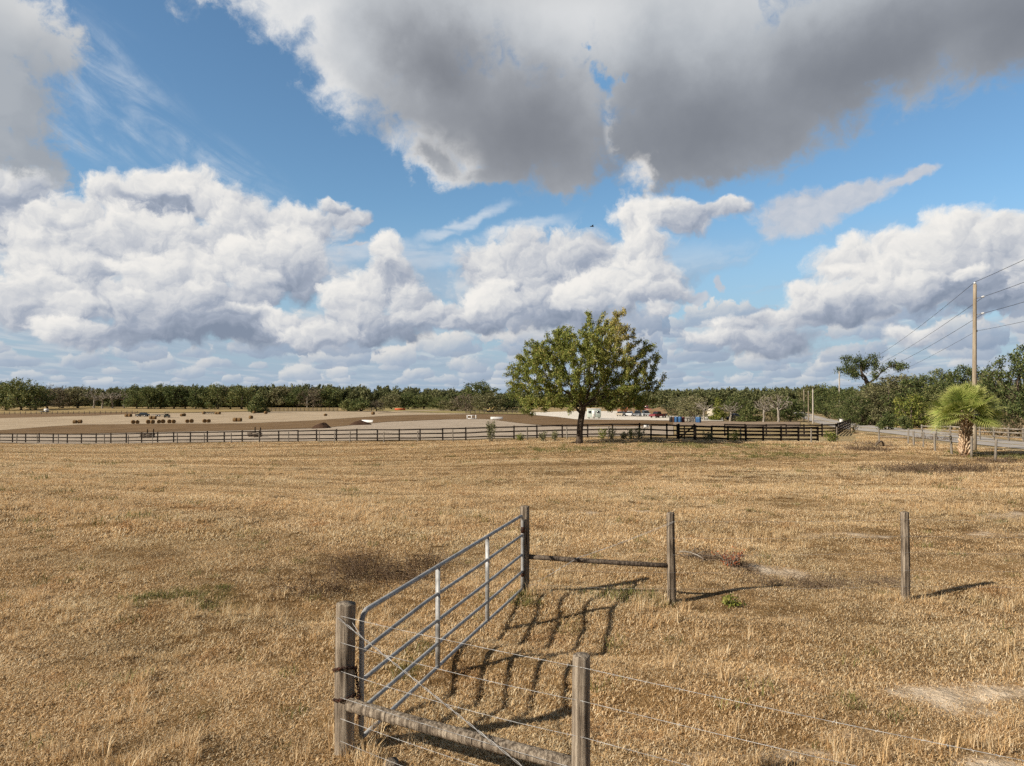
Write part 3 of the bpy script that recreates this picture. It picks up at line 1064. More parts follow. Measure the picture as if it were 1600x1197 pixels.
def scatter(name, label, protos, pts, sc_, hue, kind='stuff', cat='grass'):
    """one object whose points carry grass clumps"""
    me = bpy.data.meshes.new(name)
    me.vertices.add(len(pts))
    me.vertices.foreach_set('co', np.asarray(pts, dtype=np.float32).ravel())
    r = np.random.default_rng(3)
    for k, v in (('hue', hue), ('size', sc_), ('turn', r.uniform(0, 6.28, len(pts)))):
        a = me.attributes.new(k, 'FLOAT', 'POINT')
        a.data.foreach_set('value', np.asarray(v, dtype=np.float32))
    a = me.attributes.new('kindex', 'INT', 'POINT')
    a.data.foreach_set('value', r.integers(0, len(protos), len(pts)).astype(np.int32))
    o = bpy.data.objects.new(name, me)
    COL.objects.link(o)
    g = bpy.data.node_groups.new(name + "_scatter", 'GeometryNodeTree')
    g.interface.new_socket("Geometry", in_out='INPUT', socket_type='NodeSocketGeometry')
    g.interface.new_socket("Geometry", in_out='OUTPUT', socket_type='NodeSocketGeometry')
    N, L = g.nodes, g.links
    gi, go = N.new('NodeGroupInput'), N.new('NodeGroupOutput')

    def named(nm, ty):
        n = N.new('GeometryNodeInputNamedAttribute')
        n.data_type = ty
        n.inputs['Name'].default_value = nm
        return n.outputs['Attribute']
    gg = N.new('GeometryNodeGeometryToInstance')
    for p in reversed(protos):
        oi = N.new('GeometryNodeObjectInfo')
        oi.inputs['Object'].default_value = p
        L.new(oi.outputs['Geometry'], gg.inputs[0])
    ip = N.new('GeometryNodeInstanceOnPoints')
    L.new(gi.outputs[0], ip.inputs['Points'])
    L.new(gg.outputs[0], ip.inputs['Instance'])
    ip.inputs['Pick Instance'].default_value = True
    L.new(named('kindex', 'INT'), ip.inputs['Instance Index'])
    cx = N.new('ShaderNodeCombineXYZ')
    L.new(named('turn', 'FLOAT'), cx.inputs[2])
    L.new(cx.outputs[0], ip.inputs['Rotation'])
    L.new(named('size', 'FLOAT'), ip.inputs['Scale'])
    L.new(ip.outputs[0], go.inputs[0])
    md = o.modifiers.new("scatter", 'NODES')
    md.node_group = g
    tag(o, label, cat, kind=kind)
    return o


def field_points(n, d0, d1, pad=0.10):
    """random points of the field between two distances, uniform per area"""
    y = np.sqrt(rng.uniform(d0 * d0, d1 * d1, n))
    x = y * rng.uniform(-0.7214 - pad, 0.7214 + pad, n)
    px = CX + F * x / y
    keep = (y < fence_d(px) - 0.3) | (px > 1340)
    return x[keep], y[keep]


def build_grass():
    near = [tuft_proto("grass_tuft", 100 + k, 0.19, 72, 0.062, 0.0072, 1.28, M_DRY) for k in range(8)]
    mid = [tuft_proto("grass_tuft", 200 + k, 0.31, 80, 0.085, 0.0125, 1.25, M_DRY) for k in range(6)]
    far = [tuft_proto("grass_tuft", 300 + k, 0.50, 84, 0.12, 0.025, 1.2, M_DRY) for k in range(5)]
    gnear = [tuft_proto("grass_tuft", 400 + k, 0.2, 30, 0.15, 0.012, 0.6, M_GRN) for k in range(4)]
    P, S, H, G = {'n': [], 'm': [], 'f': []}, {'n': [], 'm': [], 'f': []}, {'n': [], 'm': [], 'f': []}, []
    gp, gs, gh = [], [], []
    for key, n, d0, d1 in (('n', 9500, 4.5, 9), ('n', 15000, 9, 16), ('m', 20000, 16, 28), ('m', 19000, 28, 42), ('f', 26000, 42, 70), ('f', 26000, 70, 108)):
        x, y = field_points(n, d0, d1)
        b = patch(BARE_W, x, y, 21)
        g = patch(GREEN_W, x, y, 31)
        clump = fbm(x * 0.55, y * 0.55, 51, 4)
        rows = np.clip((fbm(x * 0.05 + 3, y * 0.55 + 0.06 * x, 11, 3) - .32) / .36, 0, 1)
        ok = (rng.random(len(x)) > b * 1.0) & (clump + rng.uniform(-.12, .5, len(x)) > 0.33) & (road_dist(x, y) > 3.3)
        x, y, b, g, clump, rows = x[ok], y[ok], b[ok], g[ok], clump[ok], rows[ok]
        z = Z(x, y)
        p = np.stack([x, y, z], 1)
        far_w = np.clip((y - 12) / 10, 0, 1)
        size = (0.34 + 1.28 * clump) * (1 - far_w * 0.5) + far_w * (0.12 + 1.0 * rows) * 0.5
        size = size * rng.uniform(.75, 1.25, len(x)) * (1 - 0.45 * np.clip(b, 0, 1))
        hue = 0.02 + 0.42 * fbm(x * 0.22 + 9, y * 0.22, 61, 4) + 0.46 * fbm(x * 1.3, y * 1.3 + 5, 63, 3) + rng.uniform(-.14, .14, len(x)) + (rows - 0.45) * 0.42 * far_w
        isg = rng.random(len(x)) < g * 0.55 + 0.004
        P[key].append(p[~isg]); S[key].append(size[~isg]); H[key].append(hue[~isg])
        gp.append(p[isg]); gs.append(size[isg] * np.where(y[isg] > 40, 2.0, np.where(y[isg] > 16, 1.4, .8))); gh.append(rng.random(isg.sum()))
    for key, protos, lab in (('n', near, "matted dry brown grass covering the foreground around the gate"),
                             ('m', mid, "cut dry grass across the middle of the field"),
                             ('f', far, "tan cut grass of the far field up to the black board fence")):
        scatter("dry_grass", lab, protos, np.concatenate(P[key]), np.concatenate(S[key]), np.concatenate(H[key]))
    # coarse standing tufts, thick along the posts and in the lower left corner
    tall = [tuft_proto("tall_tuft", 500 + k, 0.10, 46, 0.26, 0.0065, 0.62, M_DRY) for k in range(5)]
    x, y = field_points(9000, 4.6, 34)
    m = fbm(x * 0.45 + 20, y * 0.45, 71, 3) + 0.30 * np.exp(-((x + 4.2) / 2.4) ** 2 - ((y - 6.2) / 1.2) ** 2)
    for q in (GATE_A, GATE_B, np.array([2.695, 12.08]), np.array([6.73, 12.2]), np.array([0.56, 5.75])):
        m = m + 0.35 * np.exp(-(np.hypot(x - q[0], y - q[1]) / 0.55) ** 2)
    ok = (m + rng.uniform(-.10, .10, len(x)) > 0.62) & (patch(BARE_W, x, y, 21) < .35) & (road_dist(x, y) > 4)
    x, y = x[ok], y[ok]
    scatter("tall_grass", "coarser standing dry tufts scattered through the cut field", tall, np.stack([x, y, Z(x, y)], 1),
            rng.uniform(.5, 1.05, len(x)), rng.uniform(.25, .75, len(x)))
    scatter("green_grass", "greener grass tufts scattered in the dry field", gnear, np.concatenate(gp), np.concatenate(gs), np.concatenate(gh))


build_grass()

# ------------------------------------------------------------------ materials for built things
def wood_body(c0, c1, c2, k=9.0):
    def body(t):
        p = objc(t)
        g = noise(t, scl(t, p, (k * 3.5, k * 3.5, k * 0.16)), 1.0, 7.0, 0.62)
        n = noise(t, scl(t, p, (1, 1, 0.6)), 2.6, 5.0, 0.6)
        r = objrand(t)
        m = g * 0.75 + n * 0.35 + (r - 0.5) * 0.12
        return rampc(t, m, [(0.40, c0), (0.53, c1), (0.68, c2)])
    return body


def wood_bump(k=9.0):
    return lambda t: noise(t, scl(t, objc(t), (k * 3.5, k * 3.5, k * 0.16)), 1.0, 7.0, 0.65)


M_POST = mat("weathered_post", wood_body((0.045, 0.034, 0.025), (0.25, 0.20, 0.15), (0.52, 0.44, 0.34)), 0.9, 0.1, bump=wood_bump(), bump_d=0.05)
M_POSTF = mat("grey_post", wood_body((0.13, 0.11, 0.085), (0.22, 0.19, 0.155), (0.33, 0.295, 0.25), 4), 0.9, 0.1)
M_RAILW = mat("dark_brace", wood_body((0.05, 0.038, 0.03), (0.14, 0.11, 0.085), (0.27, 0.22, 0.17)), 0.9, 0.1, bump=wood_bump(), bump_d=0.02)
M_BLACK = mat("black_fence_paint", lambda t: rampc(t, noise(t, objc(t), 1.3, 6.0, 0.6), [(0.35, (0.011, 0.008, 0.006)), (0.7, (0.038, 0.028, 0.021))]), 0.85, 0.1)
M_GALV = mat("galvanised_pipe", lambda t: rampc(t, noise(t, scl(t, objc(t), (6, 6, 6)), 1.0, 6.0, 0.65), [(0.32, (0.20, 0.197, 0.19)), (0.5, (0.33, 0.33, 0.325)), (0.68, (0.46, 0.46, 0.455))]),
             rough=lambda t: noise(t, objc(t), 5.0, 5.0, 0.6) * 0.4 + 0.32, spec=0.5, metal=0.15)
M_WIRE = mat("fence_wire", lambda t: rampc(t, noise(t, objc(t), 9.0, 4.0, 0.6), [(0.4, (0.29, 0.28, 0.27)), (0.65, (0.58, 0.58, 0.57))]), 0.6, 0.4, 0.2)
M_RUST = mat("rusty_chain", lambda t: rampc(t, noise(t, objc(t), 22.0, 5.0, 0.6), [(0.35, (0.022, 0.016, 0.014)), (0.55, (0.07, 0.032, 0.02)), (0.72, (0.16, 0.055, 0.03))]), 0.75, 0.3, 0.3)


def round_post(r, h, seed, below=0.3, seg=18, lean=(0, 0), rings=16, taper=0.04, chamfer=True):
    """a round wooden post whose base is at the origin"""
    q = np.random.default_rng(seed)
    zs = np.concatenate([np.linspace(-below, h - r * 0.35, rings), [h - r * 0.12, h]])
    ph = q.uniform(0, 6.28, 4)
    th = np.arange(seg) / seg * 2 * math.pi
    ring = 1 + 0.035 * np.sin(2 * th + ph[0])[None] * np.sin(zs * 2 + ph[1])[:, None] + 0.025 * np.sin(3 * th + ph[2])[None] + \
        0.018 * (q.random((len(zs), seg)) - .5)
    rad = r * (1 - taper * np.clip(zs / h, 0, 1))
    if chamfer:
        rad[-1] *= 0.84
        rad[-2] *= 0.975
    px = lean[0] * zs + 0.006 * np.sin(zs * 2.3 + ph[3])
    py = lean[1] * zs
    ring[-1] *= 1 + 0.05 * (q.random(seg) - .5)
    mb = MB()
    mb.tube(np.stack([px, py, zs], 1), rad, seg, True, ring=ring)
    return mb


def wire_pts(a, b, sag=0.0, n=14):
    a, b = np.array(a, float), np.array(b, float)
    f = np.linspace(0, 1, n)[:, None]
    p = a * (1 - f) + b * f
    p[:, 2] -= sag * 4 * (f[:, 0] * (1 - f[:, 0]))
    return p


def barbed(mb, pts, r=0.0020, barb=True, step=0.13):
    pts = np.asarray(pts)
    mb.tube(pts, r, 5, False)
    if not barb:
        return
    seg = np.concatenate([[0], np.cumsum(np.linalg.norm(np.diff(pts, axis=0), axis=1))])
    q = np.random.default_rng(int(seg[-1] * 1000) % 9999)
    for s in np.arange(0.05, seg[-1], step):
        c = np.array([np.interp(s, seg, pts[:, k]) for k in range(3)])
        d = q.normal(size=3)
        d /= np.linalg.norm(d)
        mb.tube([c - d * 0.013, c + d * 0.013], [0.0022, 0.0012], 4, False)


def zat(x, y):
    return float(Z(x, y))


# ------------------------------------------------------------------ the near wire fence with the gate
def near_fence():
    A, E = np.array([GATE_A[0], GATE_A[1]]), np.array([0.56, 5.75])
    Fp = E + 1.65 * (E - A)
    root = empty("wire_fence", (A[0], A[1], zat(*A)))
    tag(root, "near barbed wire fence with thick weathered posts and a slanting round brace rail", "fence")
    base = np.array([A[0], A[1], zat(*A)])
    for k, (p, r, h, lean, lab) in enumerate(((A, 0.096, 1.44, (0.012, 0), "thick square-cut corner post wrapped with rusty chain"),
                                              (E, 0.074, 1.44, (0.006, 0.0), "round grey line post with a split top"), (Fp, 0.07, 1.42, (0, 0), None))):
        o = round_post(r, h, 30 + k, chamfer=(k != 0)).build("post", M_POST, root, True)
        o.location = np.array([p[0], p[1], zat(*p)]) - base
        if lab:
            o['label'] = lab
    mb = MB()
    za, ze = zat(*A), zat(*E)
    a = np.array([A[0] + 0.06, A[1] - 0.10, za + 0.50]) - base
    b = np.array([E[0] - 0.03, E[1] + 0.05, ze + 0.53]) - base
    p = wire_pts(a, b, 0.01, 12)
    q = np.random.default_rng(4)
    mb.tube(p, 0.058 * (1 + 0.06 * q.random(12)), 14, True, ring=1 + 0.05 * (q.random((12, 14)) - .5))
    mb.build("brace_rail", M_POST, root, True)
    hs = [1.344, 1.09, 0.816, 0.565, 0.364, 0.15]
    for k, h in enumerate(hs):
        mb = MB()
        w = 0.098
        P = [np.array([A[0] - 0.02, A[1] - w, za + h]), np.array([E[0], E[1] - 0.078, ze + h + 0.02 - 0.01 * k]),
             np.array([Fp[0], Fp[1] - 0.07, zat(*Fp) + h])]
        pts = np.concatenate([wire_pts(P[0] - base, P[1] - base, 0.012 + 0.012 * (k % 3)), wire_pts(P[1] - base, P[2] - base, 0.02)[1:]])
        barbed(mb, pts)
        mb.build("wire_strand", M_WIRE, root)
    # twisted diagonal brace wire
    mb = MB()
    a = np.array([A[0] - 0.05, A[1] - 0.10, za + 1.33]) - base
    b = np.array([E[0] - 0.03, E[1] - 0.06, ze + 0.22]) - base
    n = 90
    f = np.linspace(0, 1, n)
    d = (b - a) / np.linalg.norm(b - a)
    u = np.cross(d, [0, 0, 1.0])
    u /= np.linalg.norm(u)
    v = np.cross(d, u)
    for ph in (0, math.pi):
        th = f * 70 + ph
        mb.tube(a + (b - a) * f[:, None] + (u * np.cos(th)[:, None] + v * np.sin(th)[:, None]) * 0.006, 0.0028, 5, False)
    mb.tube(wire_pts(a + [0.02, 0.2, 0.0], a + (b - a) * 0.12, 0.0, 3), 0.003, 5, False)
    mb.build("brace_wire", M_WIRE, root)
    return A, E


A_POST, E_POST = near_fence()


def far_wire_fence():
    B, C, D, G = GATE_B, np.array([2.695, 12.08]), np.array([6.73, 12.2]), np.array([11.3, 12.4])
    root = empty("wire_fence", (B[0], B[1], zat(*B)))
    tag(root, "thin wire fence running right from the gate's far end on slim posts", "fence")
    base = np.array([B[0], B[1], zat(*B)])
    for k, (p, r, h, lean) in enumerate(((B, 0.080, 1.47, (0.0, 0)), (C, 0.073, 1.52, (0.022, 0)), (D, 0.071, 1.50, (0.004, 0)), (G, 0.07, 1.45, (0, 0)))):
        o = round_post(r, h, 50 + k).build("post", M_POST, root, True)
        o.location = np.array([p[0], p[1], zat(*p)]) - base
    mb = MB()
    q = np.random.default_rng(8)
    a, b = np.array([B[0] + .06, B[1], zat(*B) + 0.60]) - base, np.array([C[0] - .04, C[1], zat(*C) + 0.62]) - base
    mb.tube(wire_pts(a, b, 0.005, 10), 0.042, 12, True, ring=1 + 0.08 * (q.random((10, 12)) - .5))
    mb.build("brace_rail", M_RAILW, root, True)
    P = [B, C, D, G]
    for k, h in enumerate((1.38, 1.1, 0.82, 0.52, 0.25)):
        mb = MB()
        for i in (1, 2):
            barbed(mb, wire_pts(np.array([P[i][0], P[i][1] - .075, zat(*P[i]) + h]) - base, np.array([P[i + 1][0], P[i + 1][1] - .075, zat(*P[i + 1]) + h]) - base, 0.02), 0.0013, k < 2)
        if k in (3, 4):
            mb.tube(wire_pts(np.array([B[0], B[1] - .08, zat(*B) + h - .1]) - base, np.array([C[0], C[1] - .075, zat(*C) + h]) - base, 0.02), 0.0013, 4, False)
        mb.build("wire_strand", M_WIRE, root)
    mb = MB()
    a = np.array([C[0] + .02, C[1] - .08, zat(*C) + 1.38]) - base
    m = np.array([1.10, 12.10, zat(1.1, 12.1) + 0.66]) - base
    b = np.array([B[0] + .05, B[1] - .08, zat(*B) + 0.10]) - base
    for o in (0.0, 0.018):
        mb.tube(np.concatenate([wire_pts(a + [0, 0, -o], m + [o, 0, 0], 0.02), wire_pts(m + [o, 0, 0], b, 0.01)[1:]]), 0.0022, 5, False)
    mb.build("brace_wire", M_WIRE, root)


far_wire_fence()


def build_gate():
    d = _GD
    n = np.array([d[1], -d[0]])
    a = GATE_A + d * 0.16 + n * 0.075
    b = GATE_B - d * 0.115 + n * 0.0
    L_ = np.linalg.norm(b - a)
    z0, z1 = zat(*GATE_A) + 0.035, zat(*GATE_B) + 0.06
    root = empty("farm_gate", (a[0], a[1], z0))
    tag(root, "long five bar galvanised tube farm gate hung between two wooden posts", "gate")
    e = np.array([b[0] - a[0], b[1] - a[1], z1 - z0])
    ex = e / L_
    P = lambda s, h: ex * s + np.array([0, 0, h])
    H = 1.27
    mb = MB()
    R = 0.11
    arc = np.linspace(0, math.pi / 2, 7)
    pts = [P(0.02, 0.03)]
    pts += [P(0.02, h) for h in np.linspace(0.3, H - R, 4)]
    pts += [P(0.02 + R - R * math.cos(t), H - R + R * math.sin(t)) for t in arc[1:]]
    pts += [P(s, H) for s in np.linspace(0.5, L_ - 0.5, 10)]
    pts += [P(L_ - R + R * math.sin(t), H - R + R * math.cos(t)) for t in arc]
    pts += [P(L_, h) for h in np.linspace(H - R - .25, 0.03, 4)]
    mb.tube(pts, 0.0265, 12)
    mb.build("top_frame", M_GALV, root, True)
    hs = [0.03, 0.315, 0.60, 0.93]
    for k, h in enumerate(hs):
        mb = MB()
        s = np.linspace(0.02, L_, 22)
        dz = np.zeros(22)
        bow = 0.025 * np.sin(math.pi * s / L_)
        if k == 3:
            dz = -0.055 * np.clip(1 - s / 1.5, 0, 1)
        pts = np.array([P(si, h + dzi) for si, dzi in zip(s, dz)])
        pts[:, :2] += n * (0.006 * np.sin(s * 1.7 + k))[:, None]
        mb.tube(pts, 0.0225, 10)
        mb.build("bar", M_GALV, root, True)
    for f in (0.352, 0.682):
        mb = MB()
        s = L_ * f
        c = P(s, 0)
        yaw = math.atan2(d[1], d[0])
        mb.box(c + np.array([0, 0, (H + 0.02) / 2]) + np.array([d[0], d[1], 0]) * -0.026, (0.006, 0.062, H - 0.02), rz=yaw)
        mb.box(c + np.array([n[0], n[1], 0]) * -0.031 + np.array([0, 0, (H + 0.02) / 2]), (0.046, 0.006, H - 0.02), rz=yaw)
        mb.build("upright", M_GALV, root)
    for h in (0.28, 1.02):
        mb = MB()
        c = P(L_, h)
        mb.tube([c + [0, 0, -0.05], c + [0, 0, 0.05]], 0.034, 10)
        mb.tube([c, c + np.array([d[0], d[1], 0]) * 0.1], 0.012, 8)
        mb.build("hinge", M_RUST, root, True)
    return root


build_gate()


def build_chain():
    za = zat(*GATE_A)
    path = []
    r = 0.108
    # loop round the post, then down and round again
    for th in np.linspace(math.radians(200), math.radians(370), 26):
        path.append((r * math.cos(th), r * math.sin(th), 0.80 + 0.05 * math.sin((th - 3.49) * 1.05)))
    for f in np.linspace(0, 1, 14)[1:]:
        path.append((0.105 + 0.05 * f - 0.01, 0.02 - 0.05 * f, 0.79 - 0.24 * f))
    for th in np.linspace(math.radians(-20), math.radians(-165), 22):
        path.append((r * math.cos(th), r * math.sin(th), 0.55 - 0.05 * (math.radians(-20) - th) / 2.5 + 0.02))
    path2 = [(0.14 + 0.02 * math.sin(f * 3), -0.06, 0.55 - 0.20 * f) for f in np.linspace(0, 1, 10)]
    mb = MB()
    for pp in (path, path2):
        pp = np.array(pp)
        seg = np.concatenate([[0], np.cumsum(np.linalg.norm(np.diff(pp, axis=0), axis=1))])
        for i, s in enumerate(np.arange(0.0, seg[-1], 0.024)):
            c = np.array([np.interp(s, seg, pp[:, k]) for k in range(3)])
            c2 = np.array([np.interp(s + .01, seg, pp[:, k]) for k in range(3)])
            t = c2 - c
            t = t / max(np.linalg.norm(t), 1e-6)
            u = np.cross(t, [0.3, 0.2, 0.9])
            u /= np.linalg.norm(u)
            v = np.cross(t, u)
            w = u if i % 2 else v
            th = np.linspace(0, 2 * math.pi, 9)
            mb.tube(c + t * (np.cos(th) * 0.020)[:, None] + w * (np.sin(th) * 0.013)[:, None], 0.0055, 5, False)
    o = mb.build("chain", M_RUST, None, True)
    o.location = (GATE_A[0], GATE_A[1], za)
    tag(o, "rusty dark chain looped round the near corner post and the gate end", "chain")


build_chain()


# ------------------------------------------------------------------ board fences
def board_fence(pts, label, hgt=1.3, rails=(0.32, 0.76, 1.2), rail_h=0.13, post=(0.12, 0.12), gate=None, face=-1, seed=0, post_px=None, mat_=None, thin=0.03):
    pts = np.array([(p.x, p.y, p.z) for p in pts])
    root = empty("board_fence", pts[0])
    tag(root, label, "fence")
    q = np.random.default_rng(seed)
    m_ = mat_ or M_BLACK
    for k, p in enumerate(pts):
        d = pts[min(k + 1, len(pts) - 1)] - pts[max(k - 1, 0)]
        mb = MB()
        h = hgt + q.uniform(-.03, .05)
        mb.box((0, 0, (h - 0.2) / 2), (post[0], post[1], h + 0.2), rz=math.atan2(d[1], d[0]), bev=0.012)
        o = mb.build("post", m_, root)
        o.location = p - pts[0]
        o.rotation_euler = (q.normal(0, .008), q.normal(0, .008), 0)
    for rz in rails:
        mb = MB()
        for k in range(len(pts) - 1):
            a, b = pts[k] - pts[0], pts[k + 1] - pts[0]
            d = (b - a) / np.linalg.norm((b - a)[:2])
            nn = np.array([d[1], -d[0], 0]) * (post[1] / 2 + thin / 2) * -face * -1
            if (nn[1] > 0):
                nn = -nn
            a2 = a + nn + [0, 0, rz + q.normal(0, .012)]
            b2 = b + nn + [0, 0, rz + q.normal(0, .012)]
            c = (a2 + b2) / 2
            L_ = np.linalg.norm(b2 - a2)
            e = (b2 - a2) / L_
            s = np.array([-e[1], e[0], 0])
            s /= np.linalg.norm(s)
            mb.box(c, (L_ - 0.006, thin, rail_h), M=np.stack([e, s, np.cross(e, s)], 1))
        mb.build("rail", m_, root)
    return root


FENCE_PX = [-96, -76, -57, -38, -19, 0, 20.5, 41, 62, 84, 106, 128, 151, 174, 198, 222, 247, 272, 298, 324.5, 351, 379, 406, 436, 466, 495, 526, 558, 590, 624, 656.5, 692, 728,
            765, 803, 839, 878.5, 918, 957, 999, 1042, 1058]
board_fence([at(p, float(fence_d(p))) for p in FENCE_PX], "long black three board fence closing off the far side of the field", seed=1)
board_fence([at(p, d) for p, d in ((1086.5, 60.2), (1111.5, 60.2), (1137, 60.2), (1165, 60.2), (1192, 60.2), (1220, 60.2), (1247, 60.2), (1277, 60.2))],
            "front run of the black four board pen with its corner post at the right", rails=(0.22, 0.55, 0.86, 1.2), rail_h=0.15, post=(0.14, 0.14), seed=2)
board_fence([at(p, d) for p, d in ((1132, 76), (1164, 75.5), (1197, 75), (1228, 74.5), (1256, 74), (1284, 73.5), (1306, 73.5), (1308.5, 77), (1311, 80.5), (1313.5, 84), (1316, 88), (1318.5, 92), (1321, 96), (1323.5, 100), (1326, 104), (1328, 108))],
            "rear run of the black board pen turning away beside the road", rails=(0.22, 0.55, 0.86, 1.2), rail_h=0.15, post=(0.14, 0.14), seed=3)


def pen_gate():
    a, b = at(1060, 60.4), at(1085, 60.3)
    root = empty("board_gate", a)
    tag(root, "small black board gate with a diagonal brace at the left end of the pen", "gate")
    e = np.array(b - a)
    L_ = np.linalg.norm(e)
    for f in (0.02, 0.36, 0.98):
        MB().box(e * f + [0, 0, 0.68 - (0.06 if f == 0.36 else 0)], (0.13 if f != .36 else .1, 0.13 if f != .36 else .05, 1.4 if f != .36 else 1.1), bev=0.01).build("post", M_BLACK, root)
    for h in (0.25, 0.48, 0.72, 0.96, 1.2):
        MB().box(e * 0.5 + [0, -0.085, h], (L_ * 0.96, 0.03, 0.13)).build("board", M_BLACK, root)
    ang = math.atan2(0.95, L_ * .9)
    M = np.array([[math.cos(ang), 0, -math.sin(ang)], [0, 1, 0], [math.sin(ang), 0, math.cos(ang)]])
    MB().box(e * 0.5 + [0, -0.118, 0.72], (L_ * 1.05, 0.03, 0.12), M=M).build("diagonal_brace", M_BLACK, root)


pen_gate()


def post_row(name, label, spec, h, r, m, wires=(), cat="fence", seed=0, wr=0.002):
    pts = [at(px, d) for px, d in spec]
    root = empty(name, pts[0])
    tag(root, label, cat)
    q = np.random.default_rng(seed)
    for p in pts:
        o = round_post(r * q.uniform(.85, 1.2), h * q.uniform(.92, 1.08), int(q.integers(1e6)), seg=8, rings=4,
                       lean=(q.normal(0, .03), q.normal(0, .03))).build("post", m, root, True)
        o.location = p - pts[0]
    for w in wires:
        mb = MB()
        for a, b in zip(pts[:-1], pts[1:]):
            mb.tube(wire_pts(np.array(a - pts[0]) + [0, 0, w], np.array(b - pts[0]) + [0, 0, w], 0.02, 5), wr, 4, False)
        mb.build("wire_strand", M_WIRE, root)
    return root


old = [27, 59, 92, 164, 201, 239, 278, 320, 362, 405.5, 451.5, 499, 523, 547, 600, 653, 708, 824, 886, 951]
post_row("wire_fence", "old wire fence of thin grey posts just in front of the black board fence", [(p, float(fence_d(p)) - 2.2) for p in old], 1.15, 0.055, M_POSTF, (1.0, 0.6), seed=5)
o_ = round_post(0.07, 1.2, 9).build("fence_post", M_BLACK, None, True)
o_.location = at(1017, 59.5)
tag(o_, "lone short dark post in front of the board fence right of the big tree", "post")
for px, d, h, lab in ((1267, 58.5, 1.15, "pale leaning post in front of the pen corner"), (1307, 64, 1.2, "pale post beside the green weed near the road"),
                      (1157, 60.9, 1.2, "grey wooden post standing against the pen boards")):
    o_ = round_post(0.06, h, int(px)).build("fence_post", M_POSTF, None, True)
    o_.location = at(px, d)
    tag(o_, lab, "post")

# roadside posts on the right
post_row("wire_fence", "row of grey roadside posts leading from the road bend to the palm",
         [(1373, 58), (1418, 56.5), (1427, 54), (1442, 50), (1460, 46.5), (1486, 43.5), (1517, 40.6), (1554, 38.5), (1640, 35.5)], 1.2, 0.065, M_POSTF, (1.05, 0.7, 0.35), seed=6, wr=0.0015)


def roadside_rail():
    a, b = at(1374, 58), at(1419, 56.5)
    o = MB().tube(wire_pts((0, 0, 0.52), np.array(b - a) + [0, 0, 0.5], 0, 5), 0.055, 8).build("brace_rail", M_RAILW, None, True)
    o.location = a
    tag(o, "dark horizontal rail between the first two roadside posts", "rail")


roadside_rail()

# pale rail fence beyond the road
pts_ = [at(p, d) for p, d in ((1440, 66), (1462, 64.5), (1484, 63), (1506, 62), (1530, 61), (1552, 60), (1575, 59), (1598, 58), (1622, 57), (1650, 56))]
board_fence(pts_, "pale weathered rail fence across the road behind the palm", hgt=1.25, rails=(0.45, 0.8, 1.12), rail_h=0.10, post=(0.12, 0.12), mat_=M_POSTF, seed=8)

# ------------------------------------------------------------------ trees
def leaf_mat(name, stops, vary=0.25):
    def body(t):
        p = objc(t)
        n = noise(t, p, 0.55, 3.0, 0.6)
        return rampc(t, attr(t, 'tint') * 0.62 + n * 0.30 + (objrand(t) - 0.5) * vary + 0.05, stops)
    return translucent(mat(name, body, 0.6, 0.2), 0.28)


M_BARK = mat("bark", lambda t: rampc(t, noise(t, scl(t, objc(t), (5, 5, 1.2)), 1.0, 6.0, 0.65), [(0.35, (0.035, 0.026, 0.02)), (0.65, (0.16, 0.125, 0.095))]), 0.95, 0.05)
M_BARKP = mat("pale_bark", lambda t: rampc(t, noise(t, scl(t, objc(t), (2, 2, 0.6)), 1.0, 6.0, 0.65), [(0.35, (0.17, 0.145, 0.115)), (0.65, (0.36, 0.32, 0.27))]), 0.95, 0.05)
M_LEAF = leaf_mat("oak_leaf", [(0.12, (0.032, 0.049, 0.017)), (0.38, (0.087, 0.119, 0.038)), (0.62, (0.167, 0.189, 0.065)), (0.85, (0.290, 0.275, 0.109))])
M_LONE = leaf_mat("lone_tree_leaf", [(0.12, (0.053, 0.081, 0.020)), (0.36, (0.144, 0.188, 0.040)), (0.58, (0.269, 0.289, 0.068)), (0.76, (0.448, 0.376, 0.123)), (0.95, (0.593, 0.429, 0.213))])
M_OLIVE = leaf_mat("olive_leaf", [(0.12, (0.065, 0.065, 0.029)), (0.40, (0.152, 0.152, 0.070)), (0.66, (0.268, 0.254, 0.123)), (0.88, (0.392, 0.341, 0.203))])
M_MOSS = leaf_mat("mossy_leaf", [(0.12, (0.057, 0.051, 0.030)), (0.40, (0.155, 0.130, 0.082)), (0.66, (0.293, 0.236, 0.162)), (0.88, (0.455, 0.354, 0.270))])
M_BRIGHT = leaf_mat("bright_leaf", [(0.12, (0.054, 0.078, 0.014)), (0.40, (0.138, 0.174, 0.031)), (0.66, (0.264, 0.270, 0.060)), (0.88, (0.384, 0.348, 0.102))])
M_PINE = leaf_mat("pine_leaf", [(0.12, (0.032, 0.046, 0.019)), (0.40, (0.080, 0.109, 0.041)), (0.66, (0.145, 0.171, 0.064)), (0.88, (0.232, 0.239, 0.094))])


